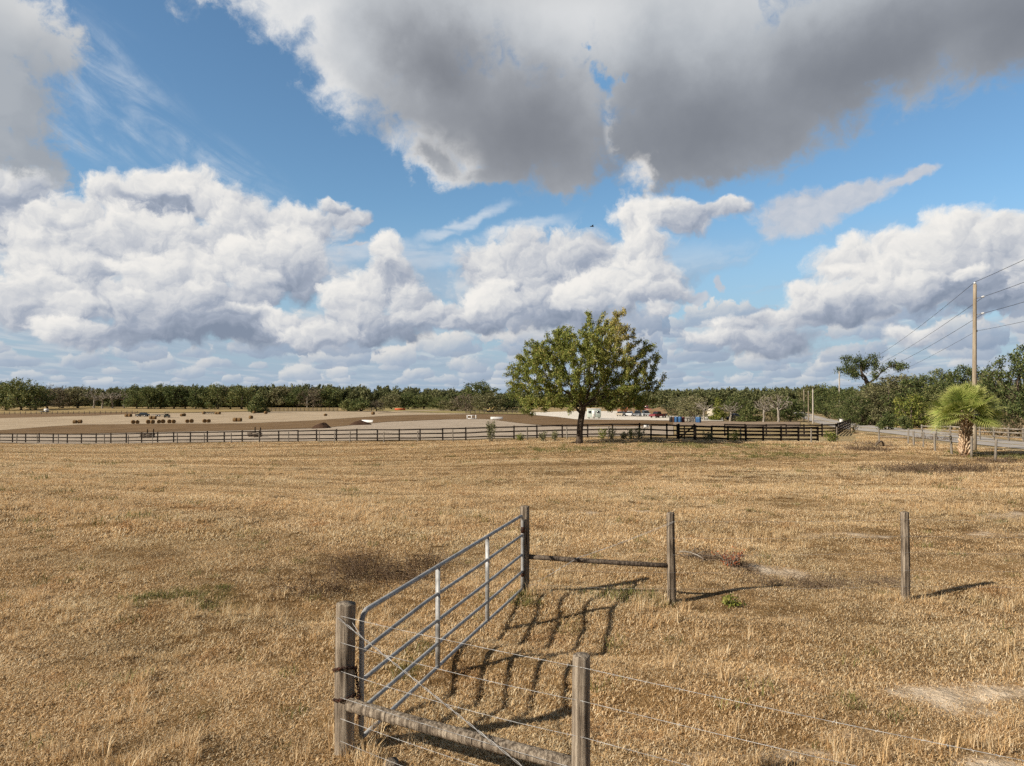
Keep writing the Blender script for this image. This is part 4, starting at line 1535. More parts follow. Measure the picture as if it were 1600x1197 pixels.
def colonize(att, start, seed, step, infl, kill, iters=150, up=0.10, trunk_top=None):
    """space colonisation: returns nodes, parents"""
    r = np.random.default_rng(seed)
    nodes = [np.array(p, float) for p in start]
    par = [-1] + list(range(len(start) - 1))
    att = np.array(att, float)
    best_d = np.full(len(att), 1e9)
    best_i = np.zeros(len(att), int)

    def upd(i0):
        nonlocal best_d, best_i
        N = np.array(nodes[i0:])
        D = np.linalg.norm(att[:, None] - N[None], axis=2)
        j = D.argmin(1)
        d = D[np.arange(len(att)), j]
        m = d < best_d
        best_d[m], best_i[m] = d[m], j[m] + i0
    upd(0)
    for it in range(iters):
        act = best_d < infl
        if not act.any():
            break
        n0 = len(nodes)
        grow = {}
        for a, i in zip(att[act], best_i[act]):
            v = a - nodes[i]
            grow.setdefault(i, []).append(v / max(np.linalg.norm(v), 1e-6))
        for i, vs in grow.items():
            d = np.mean(vs, axis=0) + np.array([0, 0, up]) + r.normal(0, .12, 3)
            d /= max(np.linalg.norm(d), 1e-6)
            nodes.append(nodes[i] + d * step)
            par.append(i)
        upd(n0)
        keep = best_d > kill
        att, best_d, best_i = att[keep], best_d[keep], best_i[keep]
        if len(att) == 0 or len(nodes) > 9000:
            break
    return np.array(nodes), np.array(par)


def branch_mesh(nodes, par, r_tip, r_base, expo=2.3, seg=6, min_r=0.0, base_flare=1.35):
    n = len(nodes)
    acc = np.zeros(n)
    kids = [[] for _ in range(n)]
    for i in range(1, n):
        kids[par[i]].append(i)
    for i in range(n - 1, -1, -1):
        acc[i] = sum(acc[k] for k in kids[i]) if kids[i] else 1.0
    rad = r_tip * acc ** (1 / expo)
    rad = rad * 1.0
    k = r_base / rad[0]
    w = np.clip((rad - r_tip) / max(rad[0] - r_tip, 1e-6), 0, 1)
    rad = rad * (1 + (k - 1) * w)
    mb = MB()
    done = set()
    stack = [0]
    while stack:
        s = stack.pop()
        chain = [s] if par[s] < 0 else [par[s], s]
        c = s
        while kids[c]:
            ks = sorted(kids[c], key=lambda q: -rad[q])
            for o in ks[1:]:
                stack.append(o)
            c = ks[0]
            chain.append(c)
        rr = rad[chain].copy()
        if par[s] >= 0:
            rr[0] = rad[s]
        if rr.max() < min_r:
            continue
        if par[s] < 0:
            rr[0] *= base_flare
            if len(rr) > 1:
                rr[1] *= 1 + (base_flare - 1) * .35
        sg = seg if rr.max() > r_base * 0.2 else (4 if rr.max() > r_base * .06 else 3)
        mb.tube(nodes[chain], np.maximum(rr, r_tip * .5), sg, True)
    return mb, rad, kids


def leaves(centres, dirs, n_each, length, width, spread, seed, tint_fn, up=0.25, droop=0.0):
    """leaf cards: small bent quads around the twig ends"""
    r = np.random.default_rng(seed)
    C = np.repeat(centres, n_each, 0)
    D = np.repeat(dirs, n_each, 0)
    N = len(C)
    C = C + r.normal(0, 1, (N, 3)) * spread
    d = D * 0.9 + r.normal(0, .75, (N, 3)) + np.array([0, 0, up])
    d /= np.linalg.norm(d, axis=1, keepdims=True)
    s = np.cross(d, r.normal(0, 1, (N, 3)))
    s /= np.linalg.norm(s, axis=1, keepdims=True)
    L_ = length * r.uniform(.6, 1.35, (N, 1))
    W_ = width * r.uniform(.6, 1.35, (N, 1))
    a = C - d * L_ * .5
    m = C + np.cross(d, s) * W_ * .25
    b = C + d * L_ * .5 - np.array([0, 0, 1.0]) * droop * L_
    V = np.stack([a, m + s * W_ * .5, b, m - s * W_ * .5], 1).reshape(-1, 3)
    F_ = np.arange(N * 4).reshape(-1, 4)
    T = np.repeat(tint_fn(C, r), 4)
    return V, F_, T


def lobes_points(lobes, n, seed, shell=0.55):
    r = np.random.default_rng(seed)
    vol = np.array([l[3] * l[4] * l[5] for l in lobes])
    pick = r.choice(len(lobes), n, p=vol / vol.sum())
    L_ = np.array(lobes, float)[pick]
    v = r.normal(0, 1, (n, 3))
    v /= np.linalg.norm(v, axis=1, keepdims=True)
    rad = (shell ** 3 + (1 - shell ** 3) * r.random((n, 1))) ** (1 / 3)
    return L_[:, :3] + v * rad * L_[:, 3:6]


def tree_meshes(seed, lobes, n_att, trunk_pts, step, r_tip, r_base, leaf_n, leaf_len, leaf_w, spread, shell=0.55, min_r=0.0, tint_fn=None, seg=7,
                max_leaf_r=2.6, infl=6.0, kill=1.7, up=0.1, droop=0.0, leaf_up=0.25, bare=0.0):
    att = lobes_points(lobes, n_att, seed, shell)
    nodes, par = colonize(att, trunk_pts, seed, step, infl * step, kill * step, up=up)
    mb, rad, kids = branch_mesh(nodes, par, r_tip, r_base, seg=seg, min_r=min_r)
    lv = None
    if leaf_n:
        tips = np.array([i for i in range(1, len(nodes)) if rad[i] < r_tip * max_leaf_r and i > len(trunk_pts)])
        if bare:
            r = np.random.default_rng(seed + 5)
            tips = tips[r.random(len(tips)) > bare]
        d = nodes[tips] - nodes[par[tips]]
        d /= np.maximum(np.linalg.norm(d, axis=1, keepdims=True), 1e-6)
        n_each = max(1, int(round(leaf_n / len(tips))))
        tf = tint_fn or (lambda C, r: r.random(len(C)))
        lv = leaves(nodes[tips], d, n_each, leaf_len, leaf_w, spread, seed + 1, tf, leaf_up, droop)
    return mb, lv, nodes


def lone_tree():
    base = at(905, 56.5)
    k = 56.5 / F
    # silhouette lobes measured on the photograph around the trunk foot (px right, px up, half sizes in px)
    S = [(-95, 100, 26, 24), (-78, 125, 28, 28), (-55, 105, 40, 40), (-60, 70, 36, 26), (-40, 150, 30, 30), (-15, 175, 26, 28), (-5, 120, 46, 46),
         (-28, 80, 40, 30), (16, 178, 22, 26), (55, 186, 30, 28), (40, 140, 42, 42), (78, 165, 20, 24), (90, 130, 34, 32), (105, 98, 30, 34),
         (118, 112, 16, 26), (60, 95, 44, 40), (85, 68, 34, 22), (20, 80, 40, 30), (45, 62, 36, 18), (-70, 50, 28, 14), (100, 150, 22, 20), (-110, 88, 18, 14), (-30, 55, 30, 12), (75, 56, 34, 13), (98, 75, 24, 16), (-88, 70, 24, 16), (10, 60, 30, 12), (-72, 132, 28, 26), (-90, 112, 26, 24), (-55, 150, 26, 22), (-30, 165, 24, 22), (112, 128, 24, 26), (122, 95, 20, 24), (100, 60, 26, 16), (-100, 75, 24, 18), (-95, 55, 22, 12), (30, 160, 34, 30)]
    r = np.random.default_rng(12)
    lobes = []
    for (x, h, rx, rz) in S:
        w = max(0.25, 1 - (x / 135.0) ** 2) ** 0.5
        for j in range(2 if abs(x) < 70 else 1):
            y = r.uniform(-75, 75) * w if j or abs(x) < 70 else r.uniform(-25, 25)
            hs = h if h < 150 else h - abs(y) * 0.3
            lobes.append((x * k, y * k, hs * k, rx * k * .86, rx * k * .86, rz * k * .9))
    trunk = [(0, 0, -0.15), (0.02, 0, 0.35), (0.03, 0, 0.8), (0.06, 0.02, 1.2), (0.10, 0.02, 1.6), (0.16, 0.0, 1.95), (0.22, 0, 2.3)]

    def tint(C, rr):
        c = C / k
        brown = np.clip((c[:, 0] - 18) / 45, 0, 1) * np.clip((c[:, 2] - 95) / 50, 0, 1) * np.clip((105 - c[:, 0]) / 20, 0, 1)
        return np.clip(0.40 + 0.36 * brown + rr.normal(0, .20, len(C)), 0, 1)
    mb, lv, nodes = tree_meshes(3, lobes, 2300, trunk, 0.26, 0.009, 0.25, 88000, 0.165, 0.066, 0.10, shell=0.35, tint_fn=tint, seg=10, infl=9.0, kill=1.5, up=0.22, leaf_up=0.55)
    root = empty("lone_tree", base)
    root.scale = (1.0, 1.0, 1.05)
    tag(root, "big round leafy tree standing alone in the field in front of the black fence", "tree")
    mb.build("trunk", M_BARK, root, True)
    mesh_np("crown", lv[0], lv[1], M_LONE, root, attrs={'tint': lv[2]})
    return root


lone_tree()

# ---- prototypes for the far trees (meshes shared by their copies), about 10 m tall
PROTO = {}


def proto(key, seed, shape, leafm, barkm=None, h=10.0, w=9.0, trunk=1.3, leaf=4000, size=0.42, n_att=420, shell=0.55, bare=0.0, r_base=0.28, asp=0.55, nl=11, droop=0.0, step=0.55):
    r = np.random.default_rng(seed)
    lobes = []
    if shape == 'round':
        for q in range(nl + 8):
            a = q * 2.39996 + r.uniform(-.4, .4)
            f = math.sqrt((q + .5) / (nl + 8))
            rr = w * 0.5 * r.uniform(.34, .48)
            dome = math.sqrt(max(0.05, 1 - (f * .92) ** 2))
            zc = h * (0.17 + r.uniform(.0, .30) * dome) if q % 2 else h * (0.22 + .58 * dome)
            lobes.append((math.cos(a) * f * w * .36, math.sin(a) * f * w * .36, zc, rr, rr, min(rr * .85, h * .17)))
        lobes.append((0, 0, h * .83, w * .22, w * .22, h * .14))
    elif shape == 'vase':
        for q in range(nl + 3):
            a = q * 2.39996
            f = math.sqrt((q + .5) / (nl + 3))
            rr = w * .5 * r.uniform(.26, .38)
            lobes.append((math.cos(a) * f * w * .36, math.sin(a) * f * w * .36, h * (.48 + r.uniform(.0, .42) * (1.1 - f * .6)), rr, rr, h * .14))
    elif shape == 'pine':
        for q in range(8):
            zc = h * r.uniform(.55, .95)
            rr = w * .5 * r.uniform(.3, .5) * (1.5 - zc / h)
            lobes.append((r.normal(0, w * .13), r.normal(0, w * .13), zc, rr, rr, rr * .55))
    elif shape == 'cone':
        for q in range(10):
            f = q / 9
            rr = w * .5 * (1.05 - f) * .8 + .35
            a = r.uniform(0, 6.28)
            lobes.append((math.cos(a) * rr * .3, math.sin(a) * rr * .3, trunk + (h - trunk) * f * .95, rr, rr, h * .09))
    elif shape == 'tufts':
        for q in range(nl):
            a = r.uniform(0, 6.28)
            f = r.uniform(.15, 1)
            rr = w * .085 * r.uniform(.7, 1.3)
            lobes.append((math.cos(a) * f * w * .62, math.sin(a) * f * w * .35, h * (0.97 - .30 * f * f - r.uniform(0, .24)), rr, rr, rr * .75))
    elif shape == 'bush':
        for q in range(nl):
            a = r.uniform(0, 6.28)
            f = r.uniform(0, 1)
            rr = w * .5 * r.uniform(.28, .42)
            lobes.append((math.cos(a) * f * w * .36, math.sin(a) * f * w * .36, h * r.uniform(.28, .72) * (1 - .3 * f), rr, rr, h * .26))
    tk = [(r.normal(0, .04) * i, r.normal(0, .04) * i, -0.3 + (trunk + .3) * i / 4) for i in range(5)]
    mb, lv, nodes = tree_meshes(seed, lobes, n_att, tk, step, 0.022 if barkm is not M_BARKP else 0.055, r_base, leaf, size, size * .62, size * .75, shell=shell, min_r=0.0, seg=6, bare=bare,
                                max_leaf_r=2.8, infl=9.0, kill=1.4, droop=droop, up=0.12)
    tm = mb.build("trunk", barkm or M_BARK, None, True, link=False).data
    cm = None
    if lv is not None:
        cm = mesh_np("crown", lv[0], lv[1], leafm, attrs={'tint': lv[2]}, link=False).data
    PROTO.setdefault(key, []).append((tm, cm, h, w))


for k_ in range(4):
    proto('oak', 40 + k_, 'round', M_LEAF, w=8.5 + k_ % 2 * 2)
for k_ in range(3):
    proto('olive', 50 + k_, 'round', M_OLIVE, w=9.5)
for k_ in range(3):
    proto('mossy', 60 + k_, 'round', M_MOSS, w=9.5, leaf=2000, bare=.1, droop=0.35)
for k_ in range(3):
    proto('bare', 70 + k_, 'vase', M_MOSS, M_BARKP, w=8.0, leaf=150, size=.3, shell=.2, n_att=520, bare=.5, r_base=.27, trunk=2.6)
for k_ in range(2):
    proto('pine', 80 + k_, 'pine', M_PINE, h=12, w=6, trunk=6.0, leaf=1500, size=.4)
proto('cedar', 90, 'cone', M_LEAF, h=8, w=4.6, trunk=.9, leaf=2600)
proto('bright', 91, 'cone', M_BRIGHT, h=8, w=4.2, trunk=.9, leaf=2300)
proto('yellow', 92, 'round', M_BRIGHT, h=8, w=6, trunk=1.5, leaf=2400, size=.36)
for k_ in range(3):
    proto('bush', 94 + k_, 'bush', M_LEAF, h=4, w=6, trunk=.5, leaf=2000, size=.36, n_att=260, step=.4)
proto('bigoak', 98, 'round', M_LEAF, h=10, w=11, trunk=1.2, leaf=9500, size=.30, n_att=800, nl=16, r_base=.42)
proto('bigoak', 99, 'round', M_LEAF, h=10, w=10, trunk=1.2, leaf=9500, size=.30, n_att=800, nl=15, r_base=.42)
proto('bigmoss', 97, 'round', M_OLIVE, h=10, w=11, trunk=1.2, leaf=8500, size=.32, n_att=800, nl=16, r_base=.42, droop=.35)

TREES = [
    # px, distance, top row, width px, kind, label
    (10, 345, 593, 44, 'oak', "dark spreading oak at the very left end of the far tree line"),
    (34, 340, 589, 50, 'oak', "tallest dark oak at the far left, with gaps of pale ground under it"),
    (56, 352, 599, 34, 'oak', "low dark oak right of the tall one at the left end of the tree line"),
    (74, 372, 600, 34, 'mossy', "brown grey mossy oak above the white cart in the far pasture"),
    (98, 376, 602, 44, 'mossy', "wide brownish mossy oak left of the pale bare trees"),
    (122, 378, 601, 40, 'olive', "dull olive oak just left of the pale bare trees"),
    (147, 372, 603, 34, 'bare', "leftmost pale bare tree in the far tree line"),
    (160, 368, 606, 32, 'bare', "pale bare tree with spreading limbs, second in the bare group"),
    (176, 370, 603, 34, 'bare', "bare grey tree in the middle of the leafless group"),
    (194, 374, 602, 34, 'bare', "rightmost bare grey tree beside the dark oaks"),
    (214, 366, 599, 34, 'oak', "dark oak right of the bare grey trees, behind the black car"),
    (232, 362, 600, 26, 'oak', "slim dark oak on a straight trunk above the flat trailer"),
    (251, 368, 598, 34, 'oak', "broad dark oak on several trunks above the canopied cart"),
    (272, 364, 599, 30, 'oak', "dark oak with low crown above the middle row of hay bales"),
    (290, 368, 601, 26, 'olive', "greener small oak between two dark oaks in the far row"),
    (306, 364, 599, 30, 'oak', "green oak with open ground showing beneath, left of the forked trunk oak"),
    (323, 366, 601, 28, 'oak', "round oak in the far row behind the scattered single bales"),
    (341, 362, 598, 34, 'oak', "oak with a forked dark trunk in the far row of oaks"),
    (360, 366, 600, 30, 'olive', "olive green oak left of the last thick trunk in the row"),
    (378, 360, 599, 36, 'oak', "thick trunked oak ending the row of far oaks on the right"),
    (404, 285, 608, 30, 'cedar', "dense dark green tree standing forward of the tree line by the hay lot"),
    (440, 400, 601, 36, 'olive', "grey green oak at the woods edge above the tan meadow"),
    (466, 396, 604, 30, 'oak', "green oak at the woods edge above the thin white pole"),
    (490, 392, 602, 34, 'mossy', "mossy oak with a pale trunk at the woods edge"),
    (515, 396, 603, 34, 'oak', "dark oak at the woods edge left of the bushy clump"),
    (546, 300, 621, 40, 'bush', "left half of the dense green thicket beside the pale sand lot"),
    (565, 297, 618, 40, 'bush', "right half of the dense green thicket beside the pale sand lot"),
    (588, 300, 624, 22, 'mossy', "small grey mossy tree right of the dense green thicket"),
    (612, 350, 613, 30, 'olive', "olive oak behind the thin pale track"),
    (638, 352, 612, 30, 'oak', "dark oak above the orange barrier in the meadow"),
    (662, 350, 614, 28, 'oak', "oak right of the orange barrier at the meadow edge"),
    (690, 330, 617, 34, 'oak', "low dark oak above the row of small meadow saplings"),
    (706, 300, 622, 32, 'olive', "short olive oak in front of the woods, left of the mossy pair"),
    (728, 292, 613, 36, 'mossy', "pale mossy oak left of the tall flat topped oak"),
    (748, 330, 593, 46, 'oak', "tall flat topped dark oak rising above the woods left of the lone tree"),
    (764, 285, 611, 40, 'olive', "pale olive tree beside the yellow machines left of the lone tree"),
    (790, 290, 612, 40, 'oak', "dark oak partly hidden by the left side of the lone tree"),
    (1062, 200, 617, 36, 'olive', "pale olive tree beside the gravel yard right of the lone tree"),
    (1084, 190, 614, 38, 'olive', "larger pale olive tree above the blue toilets"),
    (1100, 182, 620, 36, 'bare', "pale bare tree above the stacked blocks in the yard"),
    (1121, 182, 617, 22, 'bright', "narrow bright green tree right of the cream box trailer"),
    (1141, 172, 622, 40, 'bare', "bare pale tree in front of the blue tarp"),
    (1170, 168, 628, 32, 'cedar', "dense dark evergreen between the bare trees behind the pen"),
    (1193, 162, 613, 38, 'bare', "tall bare tree right of the dark evergreen"),
    (1216, 158, 606, 52, 'bare', "tallest bare tree, with heavy pale limbs, behind the pen"),
    (1234, 165, 619, 40, 'oak', "dark leafy oak left of the distant utility poles"),
    (1150, 195, 614, 30, 'oak', "green oak behind the bare tree by the blue tarp"),
    (1208, 195, 612, 40, 'olive', "olive oak behind the tall bare trees"),
    (1290, 250, 597, 44, 'oak', "big green oak shading the far bend of the road"),
    (1268, 300, 601, 36, 'olive', "oak at the far end of the road behind the small poles"),
    (1326, 140, 602, 46, 'bigoak', "green oak on the right of the road behind the tall thin pole"),
    (1356, 122, 606, 56, 'bigmoss', "mossy oak below the tall open crown beside the road"),
    (1392, 112, 582, 76, 'bigmoss', "large grey green mossy oak at the right side of the road"),
    (1436, 108, 580, 70, 'bigoak', "large round oak left of the palm crown"),
    (1424, 92, 611, 44, 'yellow', "yellow green small tree in front of the roadside oaks"),
    (1470, 128, 572, 52, 'bigoak', "dark round oak rising behind the palm, left of the utility pole"),
    (1514, 124, 563, 60, 'bigoak', "tall dark round oak behind the palm and the utility pole"),
    (1552, 118, 574, 48, 'bigmoss', "brownish thin crowned tree right of the utility pole"),
    (1574, 96, 600, 60, 'bigmoss', "brown mossy tree low behind the palm on the right"),
    (1604, 86, 533, 84, 'bigoak', "dark green tree cut off by the right edge of the picture"),
    (1660, 84, 545, 80, 'bigoak', "oak beyond the right edge of the picture"),
    (1500, 100, 612, 60, 'bush', "dark undergrowth below the round oaks behind the palm"),
    (1345, 116, 612, 50, 'bigoak', "dense green oak at the road edge below and left of the mossy oak"),
    (1372, 128, 592, 60, 'bigoak', "green oak between the mossy oaks, behind the roadside bush"),
    (1412, 124, 580, 60, 'bigmoss', "mossy oak behind the yellow green tree beside the road"),
    (1462, 104, 598, 56, 'bigoak', "dark oak behind the left fronds of the palm"),
    (1536, 104, 592, 60, 'bigoak', "dark oak behind the right fronds of the palm"),
    (1310, 190, 604, 50, 'bigoak', "green oak at the bend on the right side of the road"),
    (1386, 88, 640, 34, 'bush', "glossy green roadside bush beneath the mossy oak"),
    (1412, 86, 643, 26, 'bush', "small green bush beside the yellow green tree"),
]


def place_trees():
    r = np.random.default_rng(17)
    cnt = {}
    for (px, d, top, wpx, kind, label) in TREES:
        g = at(px, d)
        v = PROTO[kind]
        i = cnt.get(kind, 0)
        cnt[kind] = i + 1
        tm, cm, h, w = v[i % len(v)]
        ztop = EYE + (HORIZON - top) / F * d
        hh = ztop - g.z
        ww = wpx / F * d
        name = 'bush' if kind == 'bush' else ('pine_tree' if kind == 'pine' else ('bare_tree' if kind == 'bare' else ('evergreen_tree' if kind == 'cedar' else 'oak_tree' if kind != 'bright' and kind != 'yellow' else 'leafy_tree')))
        root = empty(name, (g.x, g.y, g.z - 0.1), r.uniform(-.5, .5) + (i // len(v)) * 2.1)
        s = 1.12 if kind in ('bush', 'cedar', 'bright', 'crown_oak', 'bare') else 1.5
        root.scale = (ww / w * s, ww / w * s, hh / h)
        tag(root, label, 'bush' if kind == 'bush' else 'tree')
        for nm, me in (('trunk', tm), ('crown', cm)):
            if me is not None:
                o = bpy.data.objects.new(nm, me)
                COL.objects.link(o)
                o.parent = root


place_trees()


def open_oak():
    d = 165
    k = d / F
    g = at(1357, d)
    base_px = HORIZON + (EYE - g.z) / k
    T = [(540, 210), (620, 150), (700, 140), (560, 300), (650, 250), (520, 345), (800, 140), (790, 230), (860, 200), (965, 120), (990, 155), (920, 250),
         (1040, 230), (1150, 205), (1235, 265), (1275, 290), (720, 280), (610, 340), (870, 300), (980, 270), (1180, 250), (600, 385), (760, 370), (880, 360), (690, 335), (560, 250), (760, 190), (900, 150)]
    r = np.random.default_rng(9)
    lobes = []
    for x, y in T:
        px, py = 1250 + x / 8, 540 + y / 8
        q = r.uniform(3.0, 5.2) * k
        lobes.append(((px - 1357) * k, r.uniform(-4, 4), (base_px - py) * k, q, q, q * .8))
    tk = [(0, 0, -.3), (.1, 0, 2), (.2, 0, 4), (.3, .1, 5.8), (.4, .1, 7.4)]
    mb, lv, nodes = tree_meshes(15, lobes, 620, tk, .6, .03, .62, 5200, .38, .24, .42, shell=.3, seg=8, infl=14, kill=1.4, droop=.5, up=.05)
    root = empty("oak_tree", (g.x, g.y, g.z))
    tag(root, "very tall open oak with tufted crown and dark limbs above the roadside trees", "tree")
    mb.build("trunk", M_BARK, root, True)
    mesh_np("crown", lv[0], lv[1], M_LEAF, root, attrs={'tint': lv[2]})


open_oak()


def far_woods():
    """the closed wood along the horizon, one mass of merged trees"""
    r = np.random.default_rng(23)
    cache = {}
    for k in ('oak', 'olive', 'pine', 'mossy'):
        for i, (tm, cm, h, w) in enumerate(PROTO[k]):
            n = len(cm.vertices)
            co = np.empty(n * 3, np.float32)
            cm.vertices.foreach_get('co', co)
            ti = np.empty(n, np.float32)
            cm.attributes['tint'].data.foreach_get('value', ti)
            co = co.reshape(-1, 3)
            # a share of the leaf cards, drawn larger
            q = co.reshape(-1, 4, 3)
            keep = r.random(len(q)) < 0.75
            q, t = q[keep], ti.reshape(-1, 4)[keep]
            c = q.mean(1, keepdims=True)
            cache[(k, i)] = (c + (q - c) * 1.7, t, h, w)
    spec = []
    # skyline row as seen in the photograph: column -> row of the tree tops
    sx = [-250, 0, 60, 100, 200, 300, 380, 440, 500, 560, 640, 720, 780, 840, 1000, 1060, 1140, 1230, 1290, 1340, 1420, 1500, 1700]
    sy = [600, 601, 603, 602, 601, 599, 598, 597, 596, 599, 601, 604, 607, 606, 603, 602, 602, 600, 598, 602, 600, 596, 590]
    for d0, n, dy in ((470, 130, 0.0), (440, 130, 1.5), (412, 130, 4.0)):
        for k in range(n):
            px = -240 + (1940) * (k + r.uniform(.1, .9)) / n
            if d0 < 430 and px < 150:
                continue
            d = d0 * r.uniform(.97, 1.03)
            if px > 1030:
                d *= 0.86
            top = np.interp(px, sx, sy) + dy + r.uniform(-1.5, 3.5)
            kind = r.choice(['oak', 'oak', 'olive', 'pine', 'mossy'], p=[.3, .2, .25, .15, .10])
            if 520 < px < 800 and d0 == 470:
                kind = 'pine' if r.random() < .6 else kind
            spec.append((px, d, top, kind))
    for k in range(130):
        px = -240 + 1940 * (k + r.uniform(.1, .9)) / 130
        spec.append((px, r.uniform(425, 460) * (0.86 if px > 1030 else 1), r.uniform(610, 619), r.choice(['oak', 'olive', 'mossy'])))
    V, T, K = [], [], []
    ks = list({c for c in cache})
    for px, d, top, kind in spec:
        v = [c for c in cache if c[0] == kind]
        c = v[r.integers(len(v))]
        q, t, h, w = cache[c]
        g = at(px, d)
        hh = EYE + (HORIZON - top) / F * d - g.z
        a = r.uniform(0, 6.28)
        ww = r.uniform(10, 14) / w if kind != 'pine' else 1.1
        co = q.reshape(-1, 3)
        x = (co[:, 0] * math.cos(a) - co[:, 1] * math.sin(a)) * ww
        y = (co[:, 0] * math.sin(a) + co[:, 1] * math.cos(a)) * ww
        V.append(np.stack([x + g.x, y + g.y, (co[:, 2] - .22 * h) * hh / (h * .78) + g.z - .6], 1))
        T.append(np.clip(t.ravel() + r.normal(0, .10), 0, 1))
    V = np.concatenate(V)
    m = leaf_mat("far_wood_leaf", [(0.12, (0.041, 0.049, 0.022)), (0.40, (0.104, 0.119, 0.046)), (0.66, (0.189, 0.196, 0.084)), (0.88, (0.304, 0.283, 0.145))])
    o = mesh_np("far_woods", V, np.arange(len(V)).reshape(-1, 4), m, attrs={'tint': np.concatenate(T)})
    tag(o, "continuous dark green wood closing the horizon behind the far fields", "woods", kind="stuff")


far_woods()


def undergrowth():
    """brown and green scrub along the far side of the road and below the trees"""
    r = np.random.default_rng(31)
    C, T, S = [], [], []
    for px0, px1, d0, d1, n, hgt, tt in ((1330, 1470, 78, 96, 5200, 1.3, .55), (1440, 1640, 66, 74, 3600, 1.2, .6), (1470, 1660, 80, 110, 4200, 2.2, .35),
                                         (1140, 1255, 172, 186, 1800, 1.2, .3), (1330, 1460, 96, 118, 3000, 2.4, .3)):
        px = r.uniform(px0, px1, n)
        d = r.uniform(d0, d1, n)
        x = (px - CX) / F * d
        hh = hgt * fbm(x * .35, d * .35, 91, 3) * 1.5
        z = Z0(x, d) + hh * r.random(n) ** 1.3
        keep = (road_dist(x, d) > 5.5) & (hh > hgt * .45)
        C.append(np.stack([x, d, z], 1)[keep])
        T.append(np.clip(tt + r.normal(0, .22, n), 0, 1)[keep])
    C, T = np.concatenate(C), np.concatenate(T)
    V, F_, _ = leaves(C, np.tile([0, 0, 1.0], (len(C), 1)), 2, 0.42, 0.13, 0.15, 5, lambda c, q: np.zeros(len(c)), 0.5)
    m = mat("scrub", lambda t: rampc(t, attr(t, 'tint'), [(0.1, (0.035, 0.040, 0.018)), (0.35, (0.085, 0.080, 0.036)), (0.6, (0.17, 0.125, 0.075)), (0.9, (0.30, 0.23, 0.15))]), 0.9, 0.05)
    o = mesh_np("scrub", V, F_, m, attrs={'tint': np.repeat(T, 8)})
    tag(o, "dry brown and dull green scrub along the far side of the road", "scrub", kind="stuff")


undergrowth()


